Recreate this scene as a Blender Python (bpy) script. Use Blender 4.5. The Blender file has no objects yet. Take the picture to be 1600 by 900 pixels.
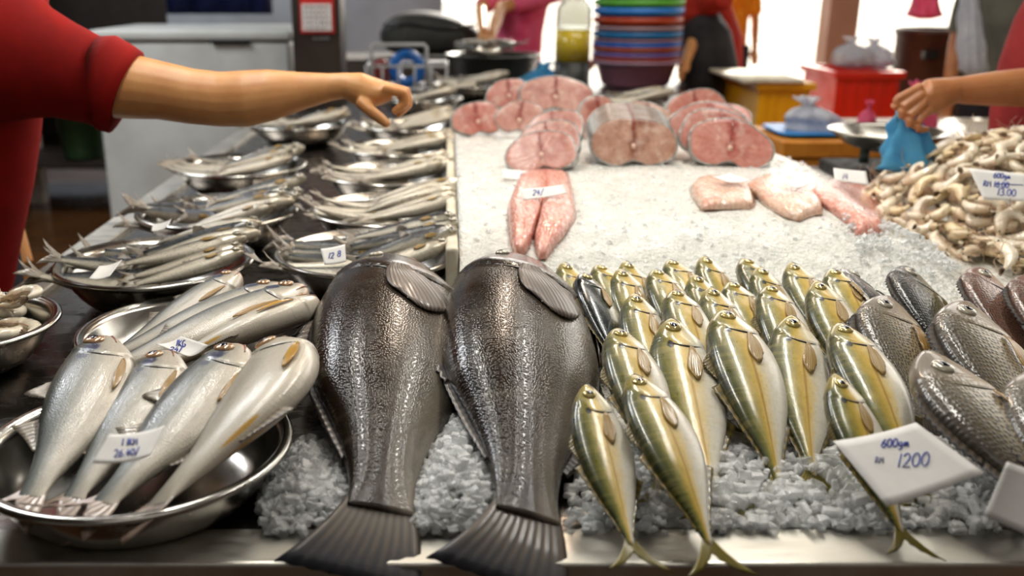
import bpy, bmesh, math, random
from mathutils import Vector, Matrix, noise
RND = random.Random(11)
C = bpy.context.scene.collection
PI = math.pi

# ------------------------------------------------------------------ camera
CZ, TZ = 1.38, 0.83                 # camera height, table top height
FPX, VPX = 1500.0, 700.0            # focal length in px, column of the vanishing point
PIT = math.atan((450 + 25) / FPX)
CP, SP = math.cos(PIT), math.sin(PIT)
cam = bpy.data.cameras.new('camera')
camo = bpy.data.objects.new('camera', cam)
C.objects.link(camo)
camo.location = (0, 0, CZ)
camo.rotation_euler = (PI / 2 - PIT, 0, 0)
cam.sensor_width = 36
cam.lens = FPX / 1600 * 36
cam.shift_x = (800 - VPX) / 1600
cam.clip_start = 0.05
cam.dof.use_dof = True
cam.dof.focus_distance = 1.31
cam.dof.aperture_fstop = 3.2
bpy.context.scene.camera = camo

def ray(px, py):
    xc, yc = (px - VPX) / FPX, -(py - 450) / FPX
    return Vector((xc, CP + yc * SP, -SP + yc * CP))
O = Vector((0, 0, CZ))
def P(px, py, z=0.0):               # point at height z above the table top
    d = ray(px, py)
    return O + d * ((TZ + z - CZ) / d.z)
def Pd(px, py, D):                  # point at world depth y = D
    d = ray(px, py)
    return O + d * (D / d.y)
def Pn(px, py, p, n):               # point on the plane through p with normal n
    d = ray(px, py)
    return O + d * ((p - O).dot(n) / d.dot(n))

def sstep(a, b, x):
    t = max(0.0, min(1.0, (x - a) / (b - a)))
    return t * t * (3 - 2 * t)
def lerp(a, b, t): return a + (b - a) * t
def interp(tab, x):                 # smooth table lookup (Catmull-Rom), rows (x, a, b, ...)
    n = len(tab)
    if x <= tab[0][0]: return tab[0][1:]
    if x >= tab[-1][0]: return tab[-1][1:]
    for i in range(n - 1):
        if x <= tab[i + 1][0]: break
    x0, x1 = tab[i][0], tab[i + 1][0]
    t = (x - x0) / (x1 - x0)
    out = []
    for k in range(1, len(tab[0])):
        p1, p2 = tab[i][k], tab[i + 1][k]
        def slope(j):
            if j == 0: return (tab[1][k] - tab[0][k]) / (tab[1][0] - tab[0][0])
            if j == n - 1: return (tab[-1][k] - tab[-2][k]) / (tab[-1][0] - tab[-2][0])
            return (tab[j + 1][k] - tab[j - 1][k]) / (tab[j + 1][0] - tab[j - 1][0])
        m1, m2 = slope(i) * (x1 - x0), slope(i + 1) * (x1 - x0)
        t2, t3 = t * t, t * t * t
        out.append((2*t3 - 3*t2 + 1)*p1 + (t3 - 2*t2 + t)*m1 + (-2*t3 + 3*t2)*p2 + (t3 - t2)*m2)
    return out

# ------------------------------------------------------------------ meshes
class MB:
    """collects vertices and faces of one mesh"""
    def __init__(s): s.v, s.f, s.uv, s.mi = [], [], [], []
    def add(s, vs, fs, uv=None, mi=0):
        b = len(s.v)
        s.v += [Vector(v) for v in vs]
        s.f += [tuple(i + b for i in f) for f in fs]
        s.uv += list(uv) if uv else [(0, 0)] * len(vs)
        s.mi += [mi] * len(fs)
    def grid(s, rows, uv=None, closed=False, mi=0):
        n, m = len(rows), len(rows[0])
        fs = []
        for i in range(n - 1):
            for j in range(m if closed else m - 1):
                k = (j + 1) % m
                fs.append((i*m + j, i*m + k, (i+1)*m + k, (i+1)*m + j))
        s.add([p for r in rows for p in r], fs, [p for r in uv for p in r] if uv else None, mi)
    def sheet(s, rows, th, mi=0):    # a thin sheet with real thickness
        n, m = len(rows), len(rows[0])
        nor = []
        for i in range(n):
            for j in range(m):
                a = Vector(rows[min(i+1, n-1)][j]) - Vector(rows[max(i-1, 0)][j])
                b = Vector(rows[i][min(j+1, m-1)]) - Vector(rows[i][max(j-1, 0)])
                c = a.cross(b)
                nor.append(c.normalized() if c.length > 1e-12 else Vector((0, 0, 1)))
        flat = [Vector(p) for r in rows for p in r]
        N = n * m
        vs = [p + q * th / 2 for p, q in zip(flat, nor)] + [p - q * th / 2 for p, q in zip(flat, nor)]
        uv = [(i / (n-1), j / (m-1)) for i in range(n) for j in range(m)] * 2
        fs = []
        for i in range(n - 1):
            for j in range(m - 1):
                a, b, c, d = i*m+j, i*m+j+1, (i+1)*m+j+1, (i+1)*m+j
                fs += [(a, d, c, b), (a+N, b+N, c+N, d+N)]
        edge = [(0, j) for j in range(m)] + [(i, m-1) for i in range(1, n)] + [(n-1, j) for j in range(m-2, -1, -1)] + [(i, 0) for i in range(n-2, 0, -1)]
        for q in range(len(edge)):
            (i, j), (k, l) = edge[q], edge[(q+1) % len(edge)]
            a, b = i*m+j, k*m+l
            fs.append((a, b, b+N, a+N))
        s.add(vs, fs, uv, mi)
    def box(s, lo, hi, M=None, mi=0, taper=1.0):
        x0, y0, z0 = lo; x1, y1, z1 = hi
        cx, cy = (x0+x1)/2, (y0+y1)/2
        vs = []
        for z, t in ((z0, taper), (z1, 1.0)):
            for x, y in ((x0, y0), (x1, y0), (x1, y1), (x0, y1)):
                vs.append(Vector((cx + (x-cx)*t, cy + (y-cy)*t, z)))
        if M: vs = [M @ v for v in vs]
        s.add(vs, [(3,2,1,0), (4,5,6,7), (0,1,5,4), (1,2,6,5), (2,3,7,6), (3,0,4,7)], None, mi)
    def lathe(s, prof, seg=48, M=None, mi=0, close=False):
        rows, uv = [], []
        for k, (r, z) in enumerate(prof):
            row = [Vector((r*math.cos(2*PI*j/seg), r*math.sin(2*PI*j/seg), z)) for j in range(seg)]
            rows.append([M @ p for p in row] if M else row)
            uv.append([(k/(len(prof)-1), j/seg) for j in range(seg)])
        if close: rows.append(rows[0]); uv.append(uv[0])
        s.grid(rows[::-1], uv[::-1], closed=True, mi=mi)
        if not close:
            b = len(s.v) - len(rows)*seg
            n = len(rows)
            if prof[0][0] > 1e-6: s.f.append(tuple(b + (n-1)*seg + j for j in range(seg))[::1]); s.mi.append(mi)
            if prof[-1][0] > 1e-6: s.f.append(tuple(b + j for j in range(seg))[::-1]); s.mi.append(mi)
    def tube(s, pts, rad, seg=14, up=(0, 0, 1), caps=True, mi=0):
        pts = [Vector(p) for p in pts]
        rows = []
        n = len(pts)
        up = Vector(up)
        uv = []
        for i in range(n):
            t = (pts[min(i+1, n-1)] - pts[max(i-1, 0)]).normalized()
            a = t.cross(up)
            if a.length < 1e-3: a = t.cross(Vector((0.13, 1, 0.2)))
            a.normalize(); b = a.cross(t).normalized()
            up = b if abs(t.dot(up)) > 0.9 else up
            r = rad[i] if isinstance(rad, (list, tuple)) else rad
            ra, rb = r if isinstance(r, (list, tuple)) else (r, r)
            rows.append([pts[i] + a*ra*math.cos(2*PI*j/seg) + b*rb*math.sin(2*PI*j/seg) for j in range(seg)])
            uv.append([(i/(n-1), j/seg) for j in range(seg)])
        base = len(s.v)
        s.grid(rows, uv, closed=True, mi=mi)
        if caps:
            s.f.append(tuple(base + j for j in range(seg))[::-1]); s.mi.append(mi)
            s.f.append(tuple(base + (n-1)*seg + j for j in range(seg))); s.mi.append(mi)
    def ball(s, c, r, seg=16, rings=10, M=None, mi=0):
        rx, ry, rz = r if isinstance(r, (tuple, list)) else (r, r, r)
        rows = []
        for i in range(rings + 1):
            th = PI * i / rings
            rows.append([Vector((rx*math.sin(th)*math.cos(2*PI*j/seg), ry*math.sin(th)*math.sin(2*PI*j/seg), rz*math.cos(th))) for j in range(seg)])
        rows = [[(M @ p if M else p) + Vector(c) for p in r_] for r_ in rows]
        s.grid(rows[::-1], None, closed=True, mi=mi)
    def mesh(s, name, mats, smooth=True, merge=0.0):
        me = bpy.data.meshes.new(name)
        me.from_pydata([tuple(v) for v in s.v], [], s.f)
        uvl = me.uv_layers.new(name='UVMap')
        for l in me.loops: uvl.data[l.index].uv = s.uv[l.vertex_index]
        for m in (mats if isinstance(mats, (list, tuple)) else [mats]): me.materials.append(m)
        for p, k in zip(me.polygons, s.mi): p.material_index = k; p.use_smooth = smooth
        if merge:
            bm = bmesh.new(); bm.from_mesh(me)
            bmesh.ops.remove_doubles(bm, verts=bm.verts, dist=merge)
            bmesh.ops.recalc_face_normals(bm, faces=bm.faces)
            bm.to_mesh(me); bm.free()
        me.update()
        return me
    def obj(s, name, mats, parent=None, smooth=True, merge=0.0, auto=None):
        o = link(name, s.mesh(name, mats, smooth, merge), parent)
        if auto is not None: sharp(o.data, auto)
        return o

def sharp(me, deg):
    """mark edges sharper than deg so smooth shading breaks there"""
    bm = bmesh.new(); bm.from_mesh(me)
    for e in bm.edges:
        e.smooth = not (len(e.link_faces) == 2 and e.calc_face_angle(0) > math.radians(deg))
    bm.to_mesh(me); bm.free()
def link(name, data, parent=None, M=None):
    o = bpy.data.objects.new(name, data)
    C.objects.link(o)
    if parent: o.parent = parent
    if M is not None: o.matrix_local = M
    return o
def tag(o, label=None, cat=None, group=None, kind=None):
    if label: o['label'] = label
    if cat: o['category'] = cat
    if group: o['group'] = group
    if kind: o['kind'] = kind
    return o
def empty(name, label, cat, loc=(0, 0, 0), group=None, rotz=0):
    o = bpy.data.objects.new(name, None)
    C.objects.link(o)
    o.location = loc; o.rotation_euler = (0, 0, rotz); o.empty_display_size = 0.05
    return tag(o, label, cat, group)
def copy_tree(o, M, label=None, group=None):
    c = o.copy(); C.objects.link(c); c.matrix_world = M
    if label: c['label'] = label
    if group: c['group'] = group
    for ch in list(o.children):
        d = ch.copy(); C.objects.link(d); d.parent = c
        for g in list(ch.children):
            e = g.copy(); C.objects.link(e); e.parent = d
    return c
def bevel(o, w, seg=2):
    m = o.modifiers.new('bevel', 'BEVEL'); m.width = w; m.segments = seg; m.limit_method = 'ANGLE'; m.angle_limit = 0.7
    return o
def fuse(mb, name, mat, voxel=0.004, smooth=6, parent=None):
    """overlapping closed tubes -> one continuous skin"""
    o = mb.obj(name, mat, parent, merge=1e-5)
    r = o.modifiers.new('remesh', 'REMESH'); r.mode = 'VOXEL'; r.voxel_size = voxel
    q = o.modifiers.new('smooth', 'SMOOTH'); q.iterations = smooth; q.factor = 0.5
    bpy.context.view_layer.update()
    dg = bpy.context.evaluated_depsgraph_get()
    me = bpy.data.meshes.new_from_object(o.evaluated_get(dg))
    o.modifiers.clear(); o.data = me
    for p in me.polygons: p.use_smooth = True
    if not me.materials: me.materials.append(mat)
    return o

# ------------------------------------------------------------------ materials
def lin(c):
    """sRGB 0-255 -> linear"""
    out = []
    for v in c[:3]:
        v /= 255.0
        out.append(v / 12.92 if v <= 0.04045 else ((v + 0.055) / 1.055) ** 2.4)
    return tuple(out) + (1.0,)
class NT:
    def __init__(s, name):
        s.m = bpy.data.materials.new(name); s.m.use_nodes = True
        s.t = s.m.node_tree
        s.b = next(n for n in s.t.nodes if n.type == 'BSDF_PRINCIPLED')
    def n(s, typ, ins=None, **props):
        nd = s.t.nodes.new(typ)
        for k, v in props.items(): setattr(nd, k, v)
        for k, v in (ins or {}).items(): s.set(nd, k, v)
        return nd
    def set(s, nd, k, v):
        i = nd.inputs[k]
        if isinstance(v, bpy.types.NodeSocket): s.t.links.new(v, i)
        else: i.default_value = v
    def bs(s, **kw):
        if 'normal' in kw: s.set(s.b, 'Coat Normal', kw.pop('cnormal', kw['normal']))
        for k, v in kw.items(): s.set(s.b, {'color': 'Base Color', 'rough': 'Roughness', 'metal': 'Metallic', 'coat': 'Coat Weight', 'coatr': 'Coat Roughness',
            'sss': 'Subsurface Weight', 'ssr': 'Subsurface Radius', 'sscale': 'Subsurface Scale', 'trans': 'Transmission Weight', 'ior': 'IOR', 'normal': 'Normal', 'alpha': 'Alpha',
            'spec': 'Specular IOR Level', 'emis': 'Emission Color', 'estr': 'Emission Strength', 'sheen': 'Sheen Weight', 'tint': 'Specular Tint'}[k], v)
    def math(s, op, a, b=None, c=None, clamp=False):
        nd = s.n('ShaderNodeMath', operation=op, use_clamp=clamp)
        for i, v in enumerate((a, b, c)):
            if v is not None: s.set(nd, i, v)
        return nd.outputs[0]
    def mapr(s, v, a, b, lo=0.0, hi=1.0, smooth=True):
        nd = s.n('ShaderNodeMapRange', interpolation_type='SMOOTHSTEP' if smooth else 'LINEAR')
        for k, x in (('Value', v), ('From Min', a), ('From Max', b), ('To Min', lo), ('To Max', hi)): s.set(nd, k, x)
        return nd.outputs['Result']
    def mix(s, fac, a, b, mode='MIX'):
        nd = s.n('ShaderNodeMix', data_type='RGBA', blend_type=mode)
        s.set(nd, 0, fac); s.set(nd, 6, a); s.set(nd, 7, b)
        return nd.outputs[2]
    def ramp(s, v, stops, mode='LINEAR'):
        nd = s.n('ShaderNodeValToRGB')
        cr = nd.color_ramp; cr.interpolation = mode
        while len(cr.elements) < len(stops): cr.elements.new(0.5)
        for e, (p, c) in zip(cr.elements, stops): e.position = p; e.color = c
        s.set(nd, 0, v)
        return nd.outputs[0]
    def noise(s, vec, scale, detail=3.0, rough=0.5, dist=0.0):
        nd = s.n('ShaderNodeTexNoise'); s.set(nd, 'Scale', scale); s.set(nd, 'Detail', detail); s.set(nd, 'Roughness', rough); s.set(nd, 'Distortion', dist)
        if vec is not None: s.set(nd, 'Vector', vec)
        return nd.outputs[0]
    def vor(s, vec, scale, feature='F1', rnd=1.0, dims='3D'):
        nd = s.n('ShaderNodeTexVoronoi', feature=feature, voronoi_dimensions=dims); s.set(nd, 'Scale', scale); s.set(nd, 'Randomness', rnd)
        s.set(nd, 'Vector', vec)
        return nd.outputs['Distance'], nd.outputs.get('Color')
    def coord(s, which='Object'):
        return s.n('ShaderNodeTexCoord').outputs[which]
    def scalev(s, vec, x, y, z):
        nd = s.n('ShaderNodeMapping'); s.set(nd, 'Vector', vec); nd.inputs['Scale'].default_value = (x, y, z)
        return nd.outputs[0]
    def bump(s, h, strength=0.3, dist=0.002, normal=None):
        nd = s.n('ShaderNodeBump'); s.set(nd, 'Strength', strength); s.set(nd, 'Distance', dist); s.set(nd, 'Height', h)
        if normal is not None: s.set(nd, 'Normal', normal)
        return nd.outputs[0]

def simple(name, c, rough=0.5, metal=0.0, var=0.12, vs=12.0, bs=0.0, bscale=60.0, coat=0.0, bdist=0.003, c2=None, **kw):
    """plain colour with procedural variation, given in sRGB 0-255"""
    t = NT(name); co = t.coord()
    f = t.noise(co, vs, 4.0, 0.6)
    a = lin(c)
    b = lin(c2) if c2 else tuple(x * (1 - var * 2) for x in a[:3]) + (1,)
    col = t.mix(t.mapr(f, 0.3, 0.7), a, b)
    rr = t.mapr(t.noise(co, vs * 2.3, 3.0), 0.3, 0.7, max(0.02, rough * 0.8), min(1, rough * 1.2))
    t.bs(color=col, rough=rr, metal=metal, coat=coat, coatr=0.08, **kw)
    if bs: t.bs(normal=t.bump(t.noise(co, bscale, 4.0, 0.6), bs, bdist))
    return t.m

M = {}
M['paper'] = simple('paper', (232, 230, 226), 0.8, var=0.03, vs=30, bs=0.08, bscale=90)
M['ink'] = simple('blue_ink', (38, 66, 168), 0.6, var=0.15, vs=200)
M['ink_faint'] = simple('faint_ink', (130, 130, 168), 0.6, var=0.1, vs=200)
M['foam'] = simple('styrofoam', (222, 216, 198), 0.75, var=0.06, vs=14, bs=0.25, bscale=220, c2=(198, 186, 160))
M['white_metal'] = simple('freezer_enamel', (208, 211, 208), 0.38, var=0.05, vs=3, c2=(188, 190, 184))
M['black'] = simple('black_plastic', (22, 22, 22), 0.42, vs=18)
M['rubber'] = simple('dark_rubber', (30, 28, 26), 0.7)
def steel(name, c, rough, stretch=(1, 1, 1), bs=0.05):
    t = NT(name); co = t.scalev(t.coord(), *stretch)
    f = t.noise(co, 9.0, 6.0, 0.65)
    g = t.noise(t.coord(), 4.0, 5.0, 0.6)
    col = t.mix(t.mapr(g, 0.35, 0.7), lin(c), tuple(x * 0.72 for x in lin(c)[:3]) + (1,))
    t.bs(color=col, metal=1.0, rough=t.mapr(f, 0.25, 0.75, rough * 0.65, rough * 1.5), normal=t.bump(f, bs, 0.004))
    return t.m
M['steel'] = steel('stainless_steel', (205, 202, 194), 0.2)
M['steel_table'] = steel('worn_table_steel', (120, 114, 108), 0.24, (1, 2.5, 1), 0.03)
M['steel_rim'] = steel('brushed_rim_steel', (206, 202, 192), 0.44, (1, 4, 1), 0.03)
# ------------------------------------------------------------------ fish
def fish_mat(name, stops, scale=(90, 32), bump=0.25, bdist=0.0012, rough=0.28, metal=0.15, coat=0.6, mott=0.1, mscale=9, head=None, spots=(), lines=(), bars=None, dots=None, wob=0.05, sparkle=0.0, spec=0.5, srnd=0.6):
    """colour by back-to-belly position (v) and nose-to-tail position (u)"""
    t = NT(name)
    uv = t.n('ShaderNodeUVMap', uv_map='UVMap').outputs[0]
    sp = t.n('ShaderNodeSeparateXYZ', {0: uv}); u, v = sp.outputs[0], sp.outputs[1]
    oi = t.n('ShaderNodeObjectInfo').outputs['Random']
    off = t.n('ShaderNodeCombineXYZ', {0: t.math('MULTIPLY', oi, 31.0), 1: t.math('MULTIPLY', oi, 17.0), 2: t.math('MULTIPLY', oi, 5.0)}).outputs[0]
    co = t.n('ShaderNodeVectorMath', {0: t.scalev(uv, 3.0, 1.6, 1), 1: off}, operation='ADD').outputs[0]
    n1 = t.noise(co, mscale * 0.35, 4.0, 0.6)
    vv = t.math('ADD', v, t.math('MULTIPLY', t.math('SUBTRACT', n1, 0.5), wob * 4))
    col = t.ramp(vv, [(p, lin(c)) for p, c in stops])
    n2 = t.noise(co, mscale, 5.0, 0.65)
    col = t.mix(t.mapr(n2, 0.42, 0.75, 0, mott * 4), col, t.mix(0.55, col, (0.01, 0.01, 0.008, 1)))
    suv = t.scalev(uv, scale[0], scale[1], 1)
    d, _ = t.vor(suv, 1.0, 'F1', srnd, '2D')
    if dots: col = t.mix(t.math('MULTIPLY', t.mapr(d, 0.42, 0.18), t.mapr(u, *dots[1])), col, lin(dots[0]))
    if bars: col = t.mix(t.math('MULTIPLY', t.mapr(t.noise(t.scalev(co, bars[1], 0.4, 1), 1.0, 2.0), 0.5, 0.62), bars[2]), col, lin(bars[0]))
    if head: col = t.mix(t.math('MULTIPLY', t.mapr(t.math('ADD', u, t.math('MULTIPLY', t.math('SUBTRACT', n2, 0.5), 0.12)), head[0], head[0] * 0.45), head[2]), col, lin(head[1]))
    for v0, w, u0, u1, c in lines:
        m = t.mapr(t.math('ABSOLUTE', t.math('SUBTRACT', v, v0)), w, w * 0.3)
        m = t.math('MULTIPLY', m, t.math('MULTIPLY', t.mapr(u, u0, u0 + 0.08), t.mapr(u, u1, u1 - 0.08)))
        col = t.mix(t.math('MULTIPLY', m, 0.75), col, lin(c))
    for u0, v0, ru, rv, c in spots:
        a = t.math('DIVIDE', t.math('SUBTRACT', u, u0), ru); b = t.math('DIVIDE', t.math('SUBTRACT', v, v0), rv)
        r = t.math('ADD', t.math('MULTIPLY', a, a), t.math('MULTIPLY', b, b))
        r = t.math('ADD', r, t.math('MULTIPLY', t.math('SUBTRACT', n2, 0.5), 0.9))
        col = t.mix(t.mapr(r, 1.0, 0.35), col, lin(c))
    body = t.mapr(u, 0.17, 0.24)
    h = t.math('ADD', t.math('MULTIPLY', t.math('MULTIPLY', t.mapr(d, 0.0, 0.6), -1.0), body), t.math('MULTIPLY', n2, 0.25))
    t.bs(color=col, rough=t.mapr(n2, 0.3, 0.7, rough * 0.75, rough * 1.35), metal=metal, coat=coat, coatr=0.1, spec=spec, normal=t.bump(h, bump, bdist), cnormal=t.bump(h, bump*.45, bdist))
    return t.m
def fin_mat(name, c1, c2, n=9, edge=None, rough=0.32, trans=0.25, coat=0.4):
    t = NT(name)
    uv = t.n('ShaderNodeUVMap', uv_map='UVMap').outputs[0]
    sp = t.n('ShaderNodeSeparateXYZ', {0: uv})
    w = t.math('ABSOLUTE', t.math('SUBTRACT', t.math('FRACT', t.math('MULTIPLY', sp.outputs[0], float(n))), 0.5))
    nz = t.noise(t.scalev(uv, 6, 2, 1), 3.0, 4.0)
    f = t.math('ADD', t.mapr(w, 0.1, 0.4), t.math('MULTIPLY', t.math('SUBTRACT', nz, 0.5), 0.8), clamp=True)
    col = t.mix(f, lin(c1), lin(c2))
    if edge: col = t.mix(t.mapr(t.math('ADD', sp.outputs[1], t.math('MULTIPLY', t.math('SUBTRACT', nz, 0.5), 0.5)), 0.5, 1.0, 0, 0.9), col, lin(edge))
    t.bs(color=col, rough=rough, trans=trans, coat=coat, coatr=0.12, normal=t.bump(w, 0.5, 0.001))
    return t.m

M['eye_gold'] = simple('fish_eye_gold', (206, 186, 118), 0.15, metal=0.35, var=0.15, vs=120, coat=1.0)
M['eye_amber'] = simple('fish_eye_amber', (205, 170, 132), 0.15, metal=0.2, var=0.2, vs=120, coat=1.0, c2=(168, 128, 92))
M['eye_dull'] = simple('fish_eye_dull', (190, 182, 162), 0.2, metal=0.2, var=0.15, vs=120, coat=1.0)
M['pupil'] = simple('fish_pupil', (18, 22, 34), 0.06, vs=60, coat=1.0)
M['gill_dark'] = simple('gill_slit', (34, 27, 20), 0.4, vs=60, coat=0.6)
M['mouth_pink'] = simple('fish_mouth', (150, 92, 72), 0.35, vs=60, coat=0.6)

M['scad'] = fish_mat('scad_skin', [(0.0, (36, 42, 18)), (0.14, (76, 80, 24)), (0.27, (128, 120, 36)), (0.39, (184, 156, 58)), (0.48, (214, 182, 92)), (0.57, (228, 206, 148)), (0.70, (232, 226, 208)), (1.0, (236, 232, 222))],
    (120, 40), 0.12, 0.0006, 0.34, 0.04, 0.6, 0.07, 10, (0.17, (168, 150, 66), 0.6), [(0.225, 0.30, 0.026, 0.07, (18, 16, 14)), (0.17, 0.72, 0.05, 0.1, (214, 206, 170))],
    [(0.5, 0.03, 0.32, 0.99, (168, 128, 52))], ((196, 178, 102), 20.0, 0.13), None, 0.06)
M['scad_dark'] = fish_mat('dark_scad_skin', [(0.0, (14, 18, 20)), (0.3, (34, 44, 48)), (0.48, (58, 66, 58)), (0.62, (120, 116, 88)), (1.0, (196, 188, 160))],
    (120, 40), 0.12, 0.0006, 0.22, 0.25, 0.75, 0.1, 10, None, [(0.215, 0.33, 0.022, 0.075, (16, 16, 14))])
M['grouper'] = fish_mat('dark_fish_skin', [(0.0, (30, 21, 13)), (0.3, (40, 30, 21)), (0.48, (50, 40, 31)), (0.62, (80, 71, 60)), (0.8, (108, 100, 89)), (1.0, (130, 122, 110))],
    (150, 66), 0.24, 0.0013, 0.22, 0.0, 0.32, 0.22, 7, (0.2, (60, 52, 46), 0.5), (), (), ((98, 90, 78), 5.0, 0.25), None, 0.09, srnd=0.9, spec=0.22)
M['threadfin'] = fish_mat('threadfin_skin', [(0.0, (52, 57, 52)), (0.18, (84, 89, 84)), (0.34, (120, 123, 117)), (0.48, (160, 158, 148)), (0.64, (190, 183, 168)), (1.0, (212, 204, 188))],
    (110, 36), 0.3, 0.001, 0.34, 0.10, 0.45, 0.07, 9, (0.06, (206, 176, 150), 0.75), [(0.165, 0.38, 0.05, 0.14, (58, 68, 92)), (0.24, 0.3, 0.025, 0.09, (84, 90, 104))],
    [(0.36, 0.018, 0.3, 0.95, (150, 152, 146))])
M['threadfin_belly'] = fish_mat('threadfin_pale_skin', [(0.0, (128, 127, 118)), (0.3, (168, 162, 147)), (0.55, (196, 188, 170)), (1.0, (212, 203, 186))],
    (110, 36), 0.25, 0.0008, 0.36, 0.06, 0.4, 0.05, 9, (0.05, (206, 168, 138), 0.6), [(0.74, 0.95, 0.08, 0.04, (206, 160, 70))])
M['mullet_dark'] = fish_mat('blue_backed_skin', [(0.0, (28, 31, 34)), (0.28, (46, 50, 54)), (0.42, (82, 83, 82)), (0.52, (156, 152, 138)), (0.7, (196, 188, 168)), (1.0, (216, 208, 190))],
    (80, 26), 0.4, 0.0011, 0.3, 0.3, 0.5, 0.12, 9, (0.16, (128, 118, 94), 0.5))
M['mullet_pale'] = fish_mat('silver_skin', [(0.0, (96, 96, 92)), (0.22, (134, 130, 120)), (0.42, (176, 168, 150)), (0.62, (202, 194, 174)), (1.0, (216, 208, 190))],
    (80, 26), 0.35, 0.001, 0.3, 0.3, 0.5, 0.1, 9, (0.14, (176, 152, 116), 0.4))
M['bream'] = fish_mat('bream_skin', [(0.0, (58, 51, 40)), (0.2, (104, 94, 76)), (0.45, (150, 136, 108)), (0.7, (174, 152, 116)), (1.0, (186, 156, 106))],
    (44, 24), 0.4, 0.0012, 0.36, 0.04, 0.5, 0.16, 7, (0.34, (126, 114, 98), 0.55), (), (), None, ((66, 62, 54), (0.26, 0.36)), 0.05)
M['bream_green'] = fish_mat('green_bream_skin', [(0.0, (30, 32, 30)), (0.3, (74, 76, 68)), (0.5, (118, 112, 78)), (0.75, (160, 146, 90)), (1.0, (190, 178, 130))],
    (44, 24), 0.4, 0.0012, 0.34, 0.06, 0.5, 0.16, 7, (0.2, (70, 68, 60), 0.5), (), (), None, ((34, 36, 34), (0.2, 0.3)), 0.05)
M['bream_pink'] = fish_mat('pink_bream_skin', [(0.0, (96, 66, 54)), (0.3, (142, 104, 88)), (0.6, (178, 138, 112)), (1.0, (196, 168, 140))],
    (44, 24), 0.4, 0.0012, 0.34, 0.06, 0.6, 0.12, 7, None, (), (), None, ((70, 54, 46), (0.2, 0.3)), 0.05)
M['bream_grey'] = fish_mat('grey_bream_skin', [(0.0, (70, 68, 66)), (0.4, (112, 106, 98)), (0.7, (142, 132, 118)), (1.0, (180, 170, 150))],
    (44, 24), 0.35, 0.0012, 0.34, 0.06, 0.6, 0.12, 7)
M['fin_yellow'] = fin_mat('yellow_tail_fin', (150, 134, 40), (104, 94, 30), 9, (124, 112, 40))
M['fin_olive'] = fin_mat('olive_fin', (142, 122, 62), (92, 82, 44), 8)
M['fin_gold'] = fin_mat('clear_gold_fin', (196, 164, 96), (164, 128, 62), 7)
M['fin_dark'] = fin_mat('dark_fin', (92, 80, 66), (62, 54, 46), 11, (38, 42, 54), .5, .05, .15)
M['fin_black'] = fin_mat('black_spiny_fin', (52, 46, 42), (26, 24, 24), 12, None, .35, .05)
M['fin_brown'] = fin_mat('brown_pectoral_fin', (116, 102, 90), (78, 68, 60), 12, None, .4, .1, .2)
M['fin_grey'] = fin_mat('grey_fin', (186, 172, 152), (130, 122, 112), 8)
M['fin_pinkish'] = fin_mat('pinkish_tail_fin', (196, 172, 152), (156, 132, 116), 8)
M['fin_bright'] = fin_mat('bright_yellow_fin', (226, 176, 52), (190, 136, 26), 6)
M['fin_amber'] = fin_mat('amber_fin', (206, 168, 100), (170, 128, 66), 9)

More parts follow.
